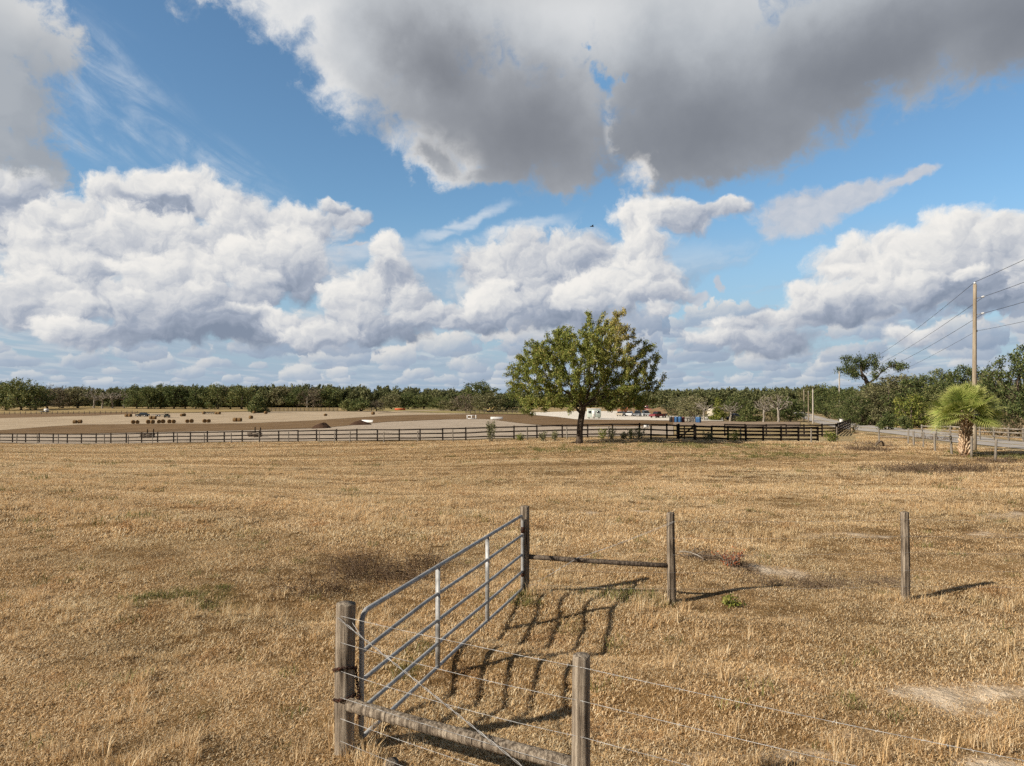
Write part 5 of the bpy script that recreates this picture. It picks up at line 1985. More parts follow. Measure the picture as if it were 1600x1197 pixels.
# ---- cabbage palm beside the road
def palm():
    base = at(1507, 42.0)
    root = empty("palm_tree", base)
    tag(root, "short cabbage palm with a full round head and a trunk crisscrossed by old leaf bases", "palm")
    r = np.random.default_rng(6)
    H = 2.25
    mb = MB()
    zs = np.linspace(-.2, H + .25, 14)
    mb.tube(np.stack([0.10 * (zs / H) + 0 * zs, 0 * zs, zs], 1), 0.22 - 0.04 * np.clip(zs / H, 0, 1), 14)
    tk = mb.build("trunk", mat("palm_trunk", lambda t: rampc(t, noise(t, objc(t), 5.0, 5.0, 0.6), [(0.35, (0.14, 0.085, 0.05)), (0.65, (0.32, 0.22, 0.14))]), 0.95, 0.05), root, True)
    mb = MB()
    for k in range(150):
        z = 0.05 + (H + .1) * k / 150
        a = k * 2.399 + r.normal(0, .12)
        rr = 0.175 + 0.06 * (1 - z / H)
        for sgn in (-1, 1):
            p0 = np.array([0.1 * z / H + math.cos(a + sgn * .22) * rr, math.sin(a + sgn * .22) * rr, z])
            p1 = np.array([0.1 * z / H + math.cos(a) * (rr + .06), math.sin(a) * (rr + .06), z + .16])
            p2 = np.array([0.1 * z / H + math.cos(a) * (rr + .17), math.sin(a) * (rr + .17), z + .30 * r.uniform(.8, 1.2)])
            mb.tube([p0, p1, p2] if sgn > 0 else [p0, p1], [0.055, 0.045, 0.03] if sgn > 0 else [0.055, 0.045], 5, True, tint=r.random())
    mb.build("leaf_bases", mat("palm_boot", lambda t: rampc(t, attr(t, 'tint') * 0.7 + noise(t, objc(t), 6.0, 4.0, 0.6) * 0.4, [(0.2, (0.24, 0.14, 0.08)), (0.5, (0.46, 0.32, 0.20)), (0.85, (0.66, 0.52, 0.37))]), 0.9, 0.05), tk)
    mf = translucent(mat("palm_frond", lambda t: rampc(t, attr(t, 'tint') * 0.8 + objrand(t) * 0.25, [(0.06, (0.085, 0.13, 0.026)), (0.30, (0.22, 0.29, 0.062)), (0.58, (0.41, 0.45, 0.125)), (0.9, (0.60, 0.57, 0.22))]), 0.5, 0.4), 0.3)
    top = np.array([0.12, 0, H + .15])
    n = 72
    for k in range(n):
        f = (k + .5) / n
        a = k * 2.39996 + r.normal(0, .15)
        e = math.radians(86 - 92 * f ** 1.15 + r.normal(0, 5))       # elevation of the stalk
        d = np.array([math.cos(a) * math.cos(e), math.sin(a) * math.cos(e), math.sin(e)])
        L_ = (1.12 - .22 * f) * r.uniform(.85, 1.12)
        out = np.array([math.cos(a), math.sin(a), 0])
        mb = MB()
        p = [top + d * s * L_ + out * 0 - np.array([0, 0, 1]) * 0.10 * s * s for s in np.linspace(0, 1, 5)]
        mb.tube(p, np.linspace(.022, .012, 5), 5, tint=.75)
        h = p[-1]
        d1 = p[-1] - p[-2]
        d1 /= np.linalg.norm(d1)
        side = np.cross(d1, [0, 0, 1.0])
        if np.linalg.norm(side) < .1:
            side = np.array([-math.sin(a), math.cos(a), 0])
        side /= np.linalg.norm(side)
        nrm = np.cross(side, d1)
        V, Fq, T = [], [], []
        m = 34
        roll = r.uniform(-1.1, 1.1)
        side, nrm = side * math.cos(roll) + nrm * math.sin(roll), nrm * math.cos(roll) - side * math.sin(roll)
        for j in range(m):
            u = -1 + 2 * j / (m - 1)
            th = u * math.radians(112)
            o = h + d1 * (1 - abs(u)) * .34 - np.array([0, 0, 1]) * 0.10 * (1 - abs(u))
            ld = d1 * math.cos(th) + side * math.sin(th) + nrm * (0.18 * abs(u))
            ld /= np.linalg.norm(ld)
            lw = np.cross(ld, nrm)
            lw /= np.linalg.norm(lw)
            ll = (1.0 - .20 * abs(u)) * r.uniform(.9, 1.08)
            i0 = len(V)
            for s, wd in ((0.0, .010), (.35, .032), (.68, .022), (1.0, .004)):
                c = o + ld * ll * s - np.array([0, 0, 1]) * (0.24 * s ** 2.2) * ll * r.uniform(.8, 1.2) + nrm * (.02 * (-1) ** j * (1 - s))
                V += [c - lw * wd, c + lw * wd]
                T += [np.clip(.25 + .55 * s + r.normal(0, .1), 0, 1)] * 2
            for q in range(3):
                Fq.append([i0 + 2 * q, i0 + 2 * q + 1, i0 + 2 * q + 3, i0 + 2 * q + 2])
        mb.add(V, np.array(Fq), np.array(T))
        mb.build("frond", mf, root)
    return root


palm()

# ------------------------------------------------------------------ utility poles and lines
M_POLE = mat("utility_pole_wood", wood_body((0.13, 0.10, 0.07), (0.26, 0.21, 0.15), (0.38, 0.32, 0.24), 3), 0.9, 0.1)
M_CREO = mat("pale_pole_wood", wood_body((0.28, 0.25, 0.21), (0.40, 0.36, 0.31), (0.52, 0.48, 0.42), 3), 0.9, 0.1)
M_PORC = mat("pale_insulator", (0.62, 0.63, 0.64), 0.3, 0.5)
M_CABLE = mat("power_cable", (0.03, 0.03, 0.032), 0.6, 0.3)
M_WHITE = mat("white_paint", lambda t: rampc(t, noise(t, objc(t), 2.0, 5.0, 0.6), [(0.35, (0.62, 0.60, 0.57)), (0.65, (0.80, 0.79, 0.77))]), 0.6, 0.3)


def utility_pole(px, d, top, r, m, label, arms=True, lean=0.0):
    g = at(px, d)
    h = EYE + (HORIZON - top) / F * d - g.z
    root = empty("utility_pole", g)
    tag(root, label, "pole")
    mb = MB()
    zs = np.linspace(-.3, h, 12)
    mb.tube(np.stack([lean * zs, 0 * zs, zs], 1), r * (1 - .32 * np.clip(zs / h, 0, 1)), 12)
    mb.build("pole", m, root, True)
    att = [np.array([lean * h, 0, h + .16])]
    MB().tube([(lean * h, 0, h - .05), (lean * h, 0, h + .06)], 0.03, 8).tube([(lean * h, 0, h + .04), (lean * h, 0, h + .10), (lean * h, 0, h + .16)], [.075, .085, .05], 10).build("insulator", M_PORC, root, True)
    if arms:
        for k, dz in enumerate((0.95, 2.05)):
            z = h - dz
            a = np.array([lean * z + .05, 0, z])
            b = np.array([lean * z + .38, -0.10, z + .10])
            MB().tube([a, b], 0.022, 8).build("bracket", M_GALV, root, True)
            e = b + np.array([.16, -.03, .03])
            rad = [.03, .075, .045, .075, .045, .075, .03]
            MB().tube([b + (e - b) * q for q in np.linspace(0, 1, 7)], rad, 10).build("insulator", M_PORC, root, True)
            att.append(e)
        att.append(np.array([lean * (h - 3.1) + .12, 0, h - 3.1]))
        MB().box(att[-1] + [-.02, -.03, 0], (.10, .08, .14), bev=.01).build("clamp", M_GALV, root)
    return root, [np.array(g) + a for a in att]


P1, A1 = utility_pole(1521, 47, 444, 0.155, M_POLE, "tall wooden utility pole rising behind the palm", lean=0.016)
P2, A2 = utility_pole(1311.5, 150, 581, 0.17, M_CREO, "slim grey utility pole beside the road at the tall open oak", arms=False)
utility_pole(1270, 142, 609, 0.17, M_CREO, "pale distant pole standing right of two thinner ones near the road bend", arms=False)
utility_pole(1263, 150, 613, 0.13, M_POLE, "brown distant pole in the middle of three by the road bend", arms=False)
utility_pole(1256, 165, 610, 0.12, M_POLE, "thin distant pole leftmost of three by the road bend", arms=False)
utility_pole(480, 388, 620, 0.22, M_CREO, "thin white pole at the woods edge beyond the tan meadow", arms=False)


def power_lines():
    step = (A2[0] - A1[0])
    labs = ["topmost power line running over the tall pole", "second power line from the top, at the upper side insulator", "third power line, at the lower side insulator", "lowest thin communication line on the tall pole"]
    for k, a in enumerate(A1):
        far = np.array([A2[0][0] + (k % 2) * .2, A2[0][1], A2[0][2] - (0.0, 0.9, 1.9, 2.9)[k]])
        near = a - np.array([step[0], step[1], 0]) * 0.62 + np.array([0, 0, 0.4])
        mb = MB()
        mb.tube(np.concatenate([wire_pts(near, a, 0.75, 16), wire_pts(a, far, 1.3, 24)[1:]]) - a, 0.014 if k < 3 else 0.010, 5, False)
        o = mb.build("power_line", M_CABLE)
        o.location = a
        tag(o, labs[k], "power line")


power_lines()

# ------------------------------------------------------------------ hay bales
M_HAY = mat("hay", lambda t: rampc(t, noise(t, scl(t, objc(t), (5, 5, 5)), 1.0, 7.0, 0.7), [(0.32, (0.075, 0.045, 0.022)), (0.5, (0.17, 0.105, 0.05)), (0.68, (0.30, 0.20, 0.10))]), 1.0, 0.05,
            bump=lambda t: noise(t, objc(t), 9.0, 6.0, 0.7), bump_d=0.06)


def bale_mesh():
    """round bale lying on its side, axis along y, rolled layers on the round faces"""
    r = np.random.default_rng(2)
    R, W, seg = 0.68, 1.2, 28
    ys = [-W / 2, -W / 2 + .06, -W / 4, 0, W / 4, W / 2 - .06, W / 2]
    rs = [R * .93, R, R * 1.01, R, R * 1.01, R, R * .93]
    mb = MB()
    ring = 1 + 0.03 * (r.random((7, seg)) - .5)
    th = np.arange(seg) / seg * 2 * math.pi
    ring *= np.where(np.sin(th) < -.85, .97, 1)[None]
    mb.tube(np.array([(0, y, R * .97) for y in ys]), rs, seg, False, ring=ring)
    for s in (-1, 1):
        for k in range(6):
            r0, r1 = R * (.93 - .155 * k), R * (.93 - .155 * (k + 1))
            y = s * (W / 2 + (.018 if k % 2 else 0.0))
            a = np.stack([np.cos(th) * r0, np.full(seg, y), np.sin(th) * r0 + R * .97], 1)
            b = np.stack([np.cos(th) * max(r1, .004), np.full(seg, s * (W / 2 + (.0 if k % 2 else .018))), np.sin(th) * max(r1, .004) + R * .97], 1)
            i = np.arange(seg)
            j = (i + 1) % seg
            q = np.stack([i, j, j + seg, i + seg], 1)
            mb.add(np.concatenate([a, b]), q if s < 0 else q[:, ::-1], tint=.5)
    return mb.build("hay_bale", M_HAY, None, False, link=False).data


BALE = bale_mesh()
BALES = [
    # px, row of the foot, turn in degrees, label
    (117, 662.5, 70, "left dark bale of the lone pair nearest the left end of the sand lot"), (124.8, 662.3, 65, "right dark bale of the lone pair nearest the left end of the sand lot"),
    (208, 663.0, 8, "left bale of the first front row pair from the left"), (214.6, 663.0, 5, "right bale of the first front row pair from the left"),
    (231.5, 662.8, 8, "left bale of the second front row pair"), (238.2, 662.7, 20, "right bale of the second front row pair"),
    (248.2, 662.4, 5, "left bale of the third front row pair"), (254.6, 662.2, 8, "right bale of the third front row pair"),
    (264.6, 662.2, 6, "left bale of the fourth front row pair"), (271.2, 662.2, 10, "right bale of the fourth front row pair"),
    (292.6, 661.6, 8, "left bale of the fifth front row pair"), (299.2, 661.6, 6, "right bale of the fifth front row pair"),
    (319.6, 661.4, 10, "left bale of the sixth front row pair"), (326.0, 661.3, 6, "right bale of the sixth front row pair"),
    (367.5, 659.6, 55, "left bale of the last front row pair on the right"), (374.5, 659.5, 60, "right bale of the last front row pair on the right"),
    (197.6, 652.0, 40, "left bale of the back pair left of the black car"), (203.2, 652.0, 35, "right bale of the back pair left of the black car"),
    (236.3, 655.8, 30, "left bale of the pair in front of the flat trailer"), (241.4, 655.8, 60, "right bale of the pair in front of the flat trailer"),
    (284.0, 651.2, 50, "single bale at the back, right of the canopied cart"), (287.6, 651.0, 20, "small bale touching the single one at the back"),
    (318.5, 647.6, 30, "far bale beside the dark hay rake"), (338.0, 648.0, 50, "left bale of the far back pair below the oaks"), (342.2, 648.0, 40, "right bale of the far back pair below the oaks"),
    (392.0, 655.2, 35, "large loose bale right of the front rows"), (397.0, 646.6, 40, "far single bale below the dense dark tree"), (415.2, 647.4, 30, "far bale right of the dense dark tree"),
    (508.5, 650.6, 15, "flattened bale in the middle of the sand lot beside its fallen hay"), (582.8, 648.6, 45, "lone bale far right near the brown bank"),
]
for k, (px, py, rz, lab) in enumerate(BALES):
    g = gnd(px, py)
    o = bpy.data.objects.new("hay_bale", BALE)
    COL.objects.link(o)
    s = 0.74 + 0.09 * ((k * 37) % 10) / 10
    o.location = (g.x, g.y, g.z + 0.12)
    o.rotation_euler = (0, 0, math.radians(rz) - math.atan2(g.x, g.y))
    o.scale = (s, s, s if k != 28 else s * .7)
    tag(o, lab, "hay bale", "round hay bales on the sand lot")


# ------------------------------------------------------------------ vehicles and yard clutter (far away)
M_TYRE = mat("tyre_rubber", (0.015, 0.015, 0.016), 0.9, 0.1)
M_RIM = mat("wheel_rim", (0.35, 0.35, 0.36), 0.4, 0.5, 0.6)
M_GLASS = mat("dark_window", (0.02, 0.025, 0.03), 0.15, 0.6)
PAINT = {}


def paint(name, c, rough=0.35):
    if name not in PAINT:
        PAINT[name] = mat(name, c, rough, 0.5)
    return PAINT[name]


def wheel(parent, c, r=0.34, w=0.22):
    MBt = MB().tube([(0, -w / 2, 0), (0, -w / 2 + .03, 0), (0, w / 2 - .03, 0), (0, w / 2, 0)], [r * .9, r, r, r * .9], 16)
    o = MBt.build("wheel", M_TYRE, parent, True)
    o.location = c
    q = MB().tube([(0, -w / 2 - .012, 0), (0, w / 2 + .012, 0)], r * .58, 12).build("rim", M_RIM, o)
    return o


def profile_body(mb, prof, w, tw=None):
    """side profile in x,z extruded across y, upper points narrower"""
    prof = np.array(prof, float)
    n = len(prof)
    zt = prof[:, 1].max()
    k = np.where(prof[:, 1] > .95, (tw or .82), 1.0)
    a = np.stack([prof[:, 0], -w / 2 * k, prof[:, 1]], 1)
    b = np.stack([prof[:, 0], w / 2 * k, prof[:, 1]], 1)
    i = np.arange(n)
    j = (i + 1) % n
    mb.add(np.concatenate([a, b]), [np.stack([i, j, j + n, i + n], 1)[:, ::-1]])
    # side faces as fans about the centre
    for V, fl in ((a, False), (b, True)):
        c = V.mean(0)
        vv = np.concatenate([V, c[None]])
        f = np.stack([i, j, np.full(n, n)], 1)
        mb.add(vv, f[:, ::-1] if fl else f)
    return mb


def vehicle(px, py, face, kind, pname, col, label, cat, scale=1.0):
    g = gnd(px, py)
    root = empty(kind, (g.x, g.y, g.z + 0.12), face)
    tag(root, label, cat)
    p = paint(pname, col)
    if kind in ('parked_car', 'suv'):
        hi = 1.45 if kind == 'parked_car' else 1.75
        low = [(-2.2, .35), (2.2, .35), (2.25, .62), (2.15, .80), (1.1, .93), (-1.9, .95), (-2.2, .80)]
        profile_body(MB(), low, 1.78).build("body", p, root)
        cab = [(1.05, .93), (.45, hi), (-1.1, hi), (-1.9 if kind == 'suv' else -1.75, .95)]
        profile_body(MB(), [(x * .985, z if z < 1 else z - .07) for x, z in cab], 1.62, .84).build("window", M_GLASS, root)
        MB().box((-.35, 0, hi - .03), (1.55, 1.38, .06), bev=.025).build("roof", p, root)
    elif kind == 'pickup_truck':
        low = [(-2.6, .45), (2.6, .45), (2.65, .75), (2.5, 1.0), (1.2, 1.08), (-2.65, 1.05)]
        profile_body(MB(), low, 1.9, .98).build("body", p, root)
        cab = [(1.2, 1.06), (.75, 1.78), (-.75, 1.78), (-.9, 1.06)]
        profile_body(MB(), [(x, z if z < 1.1 else z - .07) for x, z in cab], 1.7, .86).build("window", M_GLASS, root)
        MB().box((0, 0, 1.76), (1.5, 1.45, .07), bev=.03).build("roof", p, root)
        MB().box((-1.75, 0, 1.052), (1.6, 1.5, .02)).build("truck_bed", M_TYRE, root)
    for sx in (-1, 1):
        for sy in (-1, 1):
            wheel(root, (sx * (1.35 if kind != 'pickup_truck' else 1.65), sy * .80, .34))
    for sy in (-1, 1):
        MB().box(((2.2 if kind != 'pickup_truck' else 2.6), sy * .62, .72), (.06, .32, .14), bev=.02).build("headlight", M_PORC, root)
    root.scale = (scale,) * 3
    return root


vehicle(222.5, 651.5, math.radians(176), 'parked_car', "black_paint", (0.012, 0.014, 0.016), "black car with a pale front parked at the back of the sand lot", "car")
vehicle(984, 651, math.radians(72), 'parked_car', "white_car", (0.65, 0.65, 0.64), "white car parked in the gravel yard behind the lone tree", "car")
vehicle(996, 651.4, math.radians(252), 'suv', "grey_car", (0.16, 0.17, 0.18), "dark grey wagon in the middle of the gravel yard row", "car")
vehicle(1008, 651.2, math.radians(98), 'suv', "silver_car", (0.42, 0.43, 0.44), "silver wagon at the right end of the gravel yard row", "car")
vehicle(1027, 653.5, math.radians(225), 'pickup_truck', "maroon_paint", (0.18, 0.018, 0.028), "maroon pickup standing apart at the front of the gravel yard", "truck")
vehicle(1043, 649.5, math.radians(205), 'pickup_truck', "white_truck", (0.70, 0.70, 0.69), "white pickup at the foot of the dirt mound", "truck")
vehicle(971, 651, math.radians(66), 'parked_car', "beige_car", (0.42, 0.36, 0.28), "beige car at the left of the gravel yard row", "car")
vehicle(1146, 657.5, math.radians(215), 'suv', "blue_car", (0.03, 0.06, 0.20), "blue wagon under the bare tree behind the pen", "car")


def yard_trailer():
    g = gnd(1035, 653.4)
    root = empty("utility_trailer", (g.x, g.y, g.z + .12), math.radians(55))
    tag(root, "dark open trailer hitched behind the maroon pickup", "trailer")
    m = paint("dark_steel", (0.05, 0.045, 0.055))
    MB().box((0, 0, .62), (3.0, 1.7, .12), bev=.02).build("deck", m, root)
    for s in (-1, 1):
        MB().box((0, s * .83, .95), (3.0, .05, .5), bev=.01).build("side_rail", m, root)
        wheel(root, (-.2, s * .95, .34))
    MB().tube([(1.5, 0, .6), (2.5, 0, .5)], .05, 6).build("drawbar", m, root)


yard_trailer()


def flat_trailer():
    g = gnd(247, 651.3)
    root = empty("flat_trailer", (g.x, g.y, g.z + .12), math.radians(178) - math.atan2(g.x, g.y))
    tag(root, "low dark flatbed trailer on the sand lot between the black car and the cart", "trailer")
    m = paint("trailer_steel", (0.04, 0.038, 0.036))
    MB().box((0, 0, .62), (3.9, 1.9, .14), bev=.02).build("deck", m, root)
    for sx in (-.4, .45):
        for s in (-1, 1):
            wheel(root, (sx, s * .9, .32))
    MB().tube([(1.9, 0, .58), (3.1, 0, .5)], .06, 6).build("drawbar", m, root)


flat_trailer()


def canopy_cart():
    g = gnd(261, 653.2)
    root = empty("utility_cart", (g.x, g.y, g.z + .12), math.radians(100))
    tag(root, "small dark canopied cart standing on the sand lot", "cart")
    m = paint("cart_green", (0.03, 0.04, 0.035))
    profile_body(MB(), [(-1.2, .4), (1.2, .4), (1.3, .75), (.6, .95), (-1.2, .9)], 1.35, .95).build("body", m, root)
    MB().box((-.1, 0, 1.92), (1.7, 1.4, .07), bev=.03).build("canopy", m, root)
    for sx in (-.8, .62):
        for sy in (-.6, .6):
            MB().tube([(sx, sy, .9), (sx * .95, sy, 1.9)], .03, 6).build("canopy_post", M_BLACK, root)
    MB().box((-.25, 0, 1.1), (.5, 1.1, .45), bev=.06).build("seat", M_TYRE, root)
    for sx in (-.8, .8):
        for sy in (-1, 1):
            wheel(root, (sx, sy * .6, .3), .3, .22)


canopy_cart()


def hay_rake():
    g = gnd(328, 647.8)
    root = empty("hay_rake", (g.x, g.y, g.z + .12), math.radians(185))
    tag(root, "low dark hay rake lying below the far oaks", "farm implement")
    m = paint("rake_iron", (0.03, 0.028, 0.026))
    MB().tube([(-2.3, 0, .5), (2.3, 0, .55)], .09, 8).tube([(0, 0, .5), (0, -2, .45)], .07, 8).build("frame", m, root)
    for k in range(5):
        th = np.linspace(0, 2 * math.pi, 17)
        c = np.array([-1.9 + .95 * k, .25, .55])
        mb = MB().tube(c + np.stack([np.cos(th) * .52, 0 * th, np.sin(th) * .52], 1), .035, 5, False)
        for a in th[:-1:2]:
            mb.tube([c, c + np.array([math.cos(a) * .55, .05, math.sin(a) * .55])], .015, 4)
        mb.build("rake_wheel", m, root)


hay_rake()


def white_cart():
    g = gnd(71.5, 645.2)
    root = empty("water_tank_cart", (g.x, g.y, g.z + .2), math.radians(185))
    tag(root, "white rounded tank on a low dark trailer in the far left pasture", "trailer")
    MB().tube([(-1.0, 0, 1.0), (-.9, 0, 1.0), (.5, 0, 1.0), (.6, 0, 1.0)], [.3, .62, .62, .3], 16).build("tank", M_WHITE, root, True)
    MB().box((.6, 0, .42), (4.6, 1.5, .16), bev=.02).build("deck", paint("trailer_steel", (0.04, 0.038, 0.036)), root)
    for sx in (-.5, 1.4):
        for s in (-1, 1):
            wheel(root, (sx, s * .8, .32))


white_cart()


def simple(name, px, py, label, cat, build, rz=0.0, lift=0.12, group=None, d=None):
    g = gnd(px, py) if d is None else at(px, d)
    root = empty(name, (g.x, g.y, g.z + lift), rz - math.atan2(g.x, g.y))
    tag(root, label, cat, group)
    build(root)
    return root


def barrel(col):
    def b(root):
        MB().tube([(0, 0, 0), (0, 0, .04), (0, 0, .32), (0, 0, .36), (0, 0, .64), (0, 0, .68), (0, 0, 1.1), (0, 0, 1.14)], [.36, .38, .38, .40, .38, .40, .38, .35], 16).build("drum", paint("drum_%d" % int(col[0] * 999), col, .6), root, True)
        MB().tube([(.15, .1, 1.13), (.15, .1, 1.17)], .05, 8).build("cap", M_TYRE, root)
    return b


for px, lab in ((1056.6, "leftmost of the three blue plastic drums standing together behind the fence"), (1059.6, "middle of the three blue plastic drums standing together behind the fence"),
                (1062.4, "rightmost of the three blue plastic drums standing together behind the fence"), (1089.5, "left of the two blue drums right of the pale pallet stacks"), (1092.4, "right of the two blue drums right of the pale pallet stacks")):
    simple("plastic_drum", px, 662, lab, "drum", barrel((0.035, 0.11, 0.25)), d=150 + (px % 2))
simple("oil_drum", 1048.5, 662, "black drum left of the blue drums", "drum", barrel((0.02, 0.018, 0.018)), d=151)
simple("oil_drum", 1051.8, 662, "brown drum between the black drum and the blue drums", "drum", barrel((0.12, 0.06, 0.04)), d=151)
simple("oil_drum", 1066.8, 662, "dark red drum right of the blue drums", "drum", barrel((0.14, 0.03, 0.025)), d=151)


def pallets(n):
    def b(root):
        r = np.random.default_rng(n)
        for k in range(n):
            mb = MB()
            z = .16 * k
            for x in (-.5, 0, .5):
                mb.box((x, 0, z + .05), (.1, 1.0, .1))
            for y in np.linspace(-.45, .45, 6):
                mb.box((0, y, z + .118), (1.2 + r.uniform(-.02, .02), .11, .03))
            o = mb.build("pallet", M_CREO, root)
            o.location = (r.uniform(-.06, .06), r.uniform(-.06, .06), 0)
    return b


for k, (px, n) in enumerate(((1071.5, 6), (1077.5, 7), (1083.2, 6))):
    simple("pallet_stack", px, 661, ("leftmost", "middle", "rightmost")[k] + " pale stack of pallets between the blue drums", "pallets", pallets(n), .15 * k, d=155)


def box_trailer(root):
    MB().box((0, 0, 1.75), (4.6, 2.2, 2.3), bev=.06).build("box", mat("cream_panel", (0.62, 0.56, 0.44), .6, .3), root)
    MB().box((0, 0, .52), (4.7, 1.9, .14)).build("chassis", M_TYRE, root)
    MB().tube([(2.3, 0, .5), (3.4, 0, .45)], .06, 6).build("drawbar", M_TYRE, root)
    MB().box((-.9, -1.107, 1.6), (.9, .02, 1.7), bev=.005).build("door", paint("cream_door", (0.55, 0.48, 0.36), .5), root)
    for sx in (-.5, .4):
        for s in (-1, 1):
            wheel(root, (sx, s * .95, .36))


simple("box_trailer", 1112, 660.0, "cream box trailer beside the narrow bright green tree", "trailer", box_trailer, 1.5, d=205)


def office(root):
    w = mat("pale_green_panel", (0.46, 0.52, 0.47), .6, .3)
    MB().box((0, 0, 1.4), (3.4, 2.4, 2.1), bev=.03).build("wall", w, root)
    MB().box((0, 0, 2.5), (3.6, 2.6, .14), bev=.03).build("roof", M_WHITE, root)
    for x in (-1.1, 1.0):
        f = MB().box((x, -1.21, 1.75), (.7, .05, .6)).build("window", M_GLASS, root)
        MB().box((x, -1.225, 1.41), (.8, .09, .06)).build("sill", M_WHITE, f)
    MB().box((-.1, -1.215, 1.25), (.75, .05, 1.7)).build("door", M_WHITE, root)
    for x in (-1.3, 0, 1.3):
        MB().box((x, 0, .18), (.4, 2.0, .36)).build("footing", M_CREO, root)


simple("site_office", 928, 655, "pale green site cabin seen through the fork of the lone tree", "cabin", office, .05)


def excavator(col, name):
    def b(root):
        p = paint(name, col, .45)
        for s in (-1, 1):
            MB().tube([(-1.4, s * 1.0 - .22, .42), (-1.4, s * 1.0 + .22, .42)], .42, 14).tube([(1.4, s * 1.0 - .22, .42), (1.4, s * 1.0 + .22, .42)], .42, 14).box((0, s * 1.0, .42), (2.8, .43, .82), bev=.05).build("track", M_TYRE, root)
        MB().box((-.3, 0, 1.35), (2.9, 2.2, .9), bev=.15).build("body", p, root)
        c = MB().box((.5, .55, 2.25), (1.3, .95, 1.1), bev=.1).build("cab", p, root)
        MB().box((.55, .55, 2.3), (1.36, .99, .62), bev=.05).build("window", M_GLASS, c)
        MB().tube([(1.0, -.3, 1.6), (2.2, -.3, 3.3), (3.6, -.3, 3.4)], [.22, .24, .18], 8).build("boom", p, root)
        MB().tube([(3.5, -.3, 3.45), (4.3, -.3, 1.6)], [.17, .13], 8).build("arm", p, root)
        MB().box((4.25, -.3, 1.2), (.7, .9, .7), bev=.15, taper=.6).build("bucket", M_TYRE, root)
    return b


simple("excavator", 974, 648.5, "orange excavator at the back of the yard seen through the lone tree's crown", "excavator", excavator((0.30, 0.11, 0.05), "orange_paint"), .3)
simple("excavator", 1013, 647.2, "red excavator beside the dirt mound right of the lone tree", "excavator", excavator((0.22, 0.055, 0.045), "red_paint"), 2.8)
simple("excavator", 766, 644.5, "yellow machine in the shade of the trees left of the lone tree", "excavator", excavator((0.36, 0.26, 0.09), "yellow_machine"), .5).scale = (.6, .6, .6)


def mound(w, d, h, m, seed):
    def b(root):
        n = 26
        xs, ys = np.meshgrid(np.linspace(-1, 1, n), np.linspace(-1, 1, n), indexing='ij')
        rr = np.hypot(xs, ys)
        z = np.clip(1 - rr, 0, 1) ** .8 * (0.7 + .7 * fbm(xs * 2.2 + seed, ys * 2.2, 3, 4)) * h - .05
        V = np.stack([xs * w / 2, ys * d / 2, z], -1).reshape(-1, 3)
        i = np.arange(n - 1)[:, None] * n + np.arange(n - 1)[None]
        mesh_np("heap", V, np.stack([i, i + n, i + n + 1, i + 1], -1).reshape(-1, 4), m, root)
    return b


M_DARKSOIL = earth("dark_heap", (0.045, 0.026, 0.018), (0.10, 0.06, 0.04), 0.8)
simple("dirt_pile", 502.5, 669.5, "left dark conical dirt pile on the grey sand yard", "dirt pile", mound(3.4, 3.0, 1.1, M_DARKSOIL, 1))
simple("dirt_pile", 563.5, 664.2, "right dark dirt pile beside the long white panel", "dirt pile", mound(4.4, 3.0, 1.0, M_DARKSOIL, 4))
simple("dirt_mound", 1037, 649.5, "broad pale brown dirt mound behind the white pickup", "dirt pile", mound(20, 8, 2.6, M_TURNED, 7))
simple("dirt_mound", 994, 648, "low brown dirt mound behind the parked cars", "dirt pile", mound(14, 8, 2.2, M_TURNED, 9))


def culvert(root):
    th = np.linspace(0, 2 * math.pi, 25)
    R0, R1 = 1.05, .85
    mb = MB()
    n = 24
    V, q = [], []
    for y in (-.5, .5):
        for R in (R0, R1):
            V += [(math.cos(a) * R * 1.25, y, math.sin(a) * R + R0) for a in th[:-1]]
    i = np.arange(n)
    j = (i + 1) % n
    o = lambda k: k * n
    mb.add(V, [np.stack([i, j, j + o(2), i + o(2)], 1), np.stack([i + o(1), i + o(3), j + o(3), j + o(1)], 1), np.stack([i, i + o(1), j + o(1), j], 1), np.stack([i + o(2), j + o(2), j + o(3), i + o(3)], 1)])
    mb.build("ring", M_TYRE, root)


simple("culvert_ring", 1038.5, 646.5, "dark upright ring lying on top of the dirt mound", "pipe", culvert, .2, lift=1.2)


def leaning_board(w, h, holes, tilt):
    def b(root):
        mb = MB()
        if holes:
            for k in range(3):
                mb.box((-w / 2 + .12 + (w - .24) * k / 2, 0, h / 2), (.26, .06, h))
            mb.box((0, .004, .09), (w, .055, .18)).box((0, .004, h - .09), (w, .055, .18))
        else:
            mb.box((0, 0, h / 2), (w, .06, h), bev=.015)
        o = mb.build("board", M_WHITE, root)
        o.rotation_euler[0] = -tilt
        for x in (-w * .35, w * .35):
            MB().tube([(x, .05 + h * math.sin(tilt) * .9, h * math.cos(tilt) * .85), (x, .9, 0)], .04, 6).build("prop", M_CREO, root)
    return b


simple("leaning_board", 573, 660.8, "long white board lying aslant on the brown bank beside the dirt pile", "board", leaning_board(2.9, .6, 0, .5), math.radians(-30))
simple("leaning_board", 737, 655.2, "white double frame with two dark openings propped on the grey sand", "board", leaning_board(2.5, 1.0, 1, .35), 0.1)
simple("leaning_board", 776, 656.0, "low white board propped behind the leafy sapling", "board", leaning_board(3.0, .65, 0, .4), .15)


def white_box(root):
    MB().box((0, 0, .42), (1.2, .9, .8), bev=.05).build("box", M_WHITE, root)
    MB().tube([(.1, -.46, .45), (.1, -.47, .45)], .2, 12).build("opening", M_BLACK, root)
    MB().box((0, 0, .86), (1.26, .96, .06), bev=.02).build("lid", M_WHITE, root)


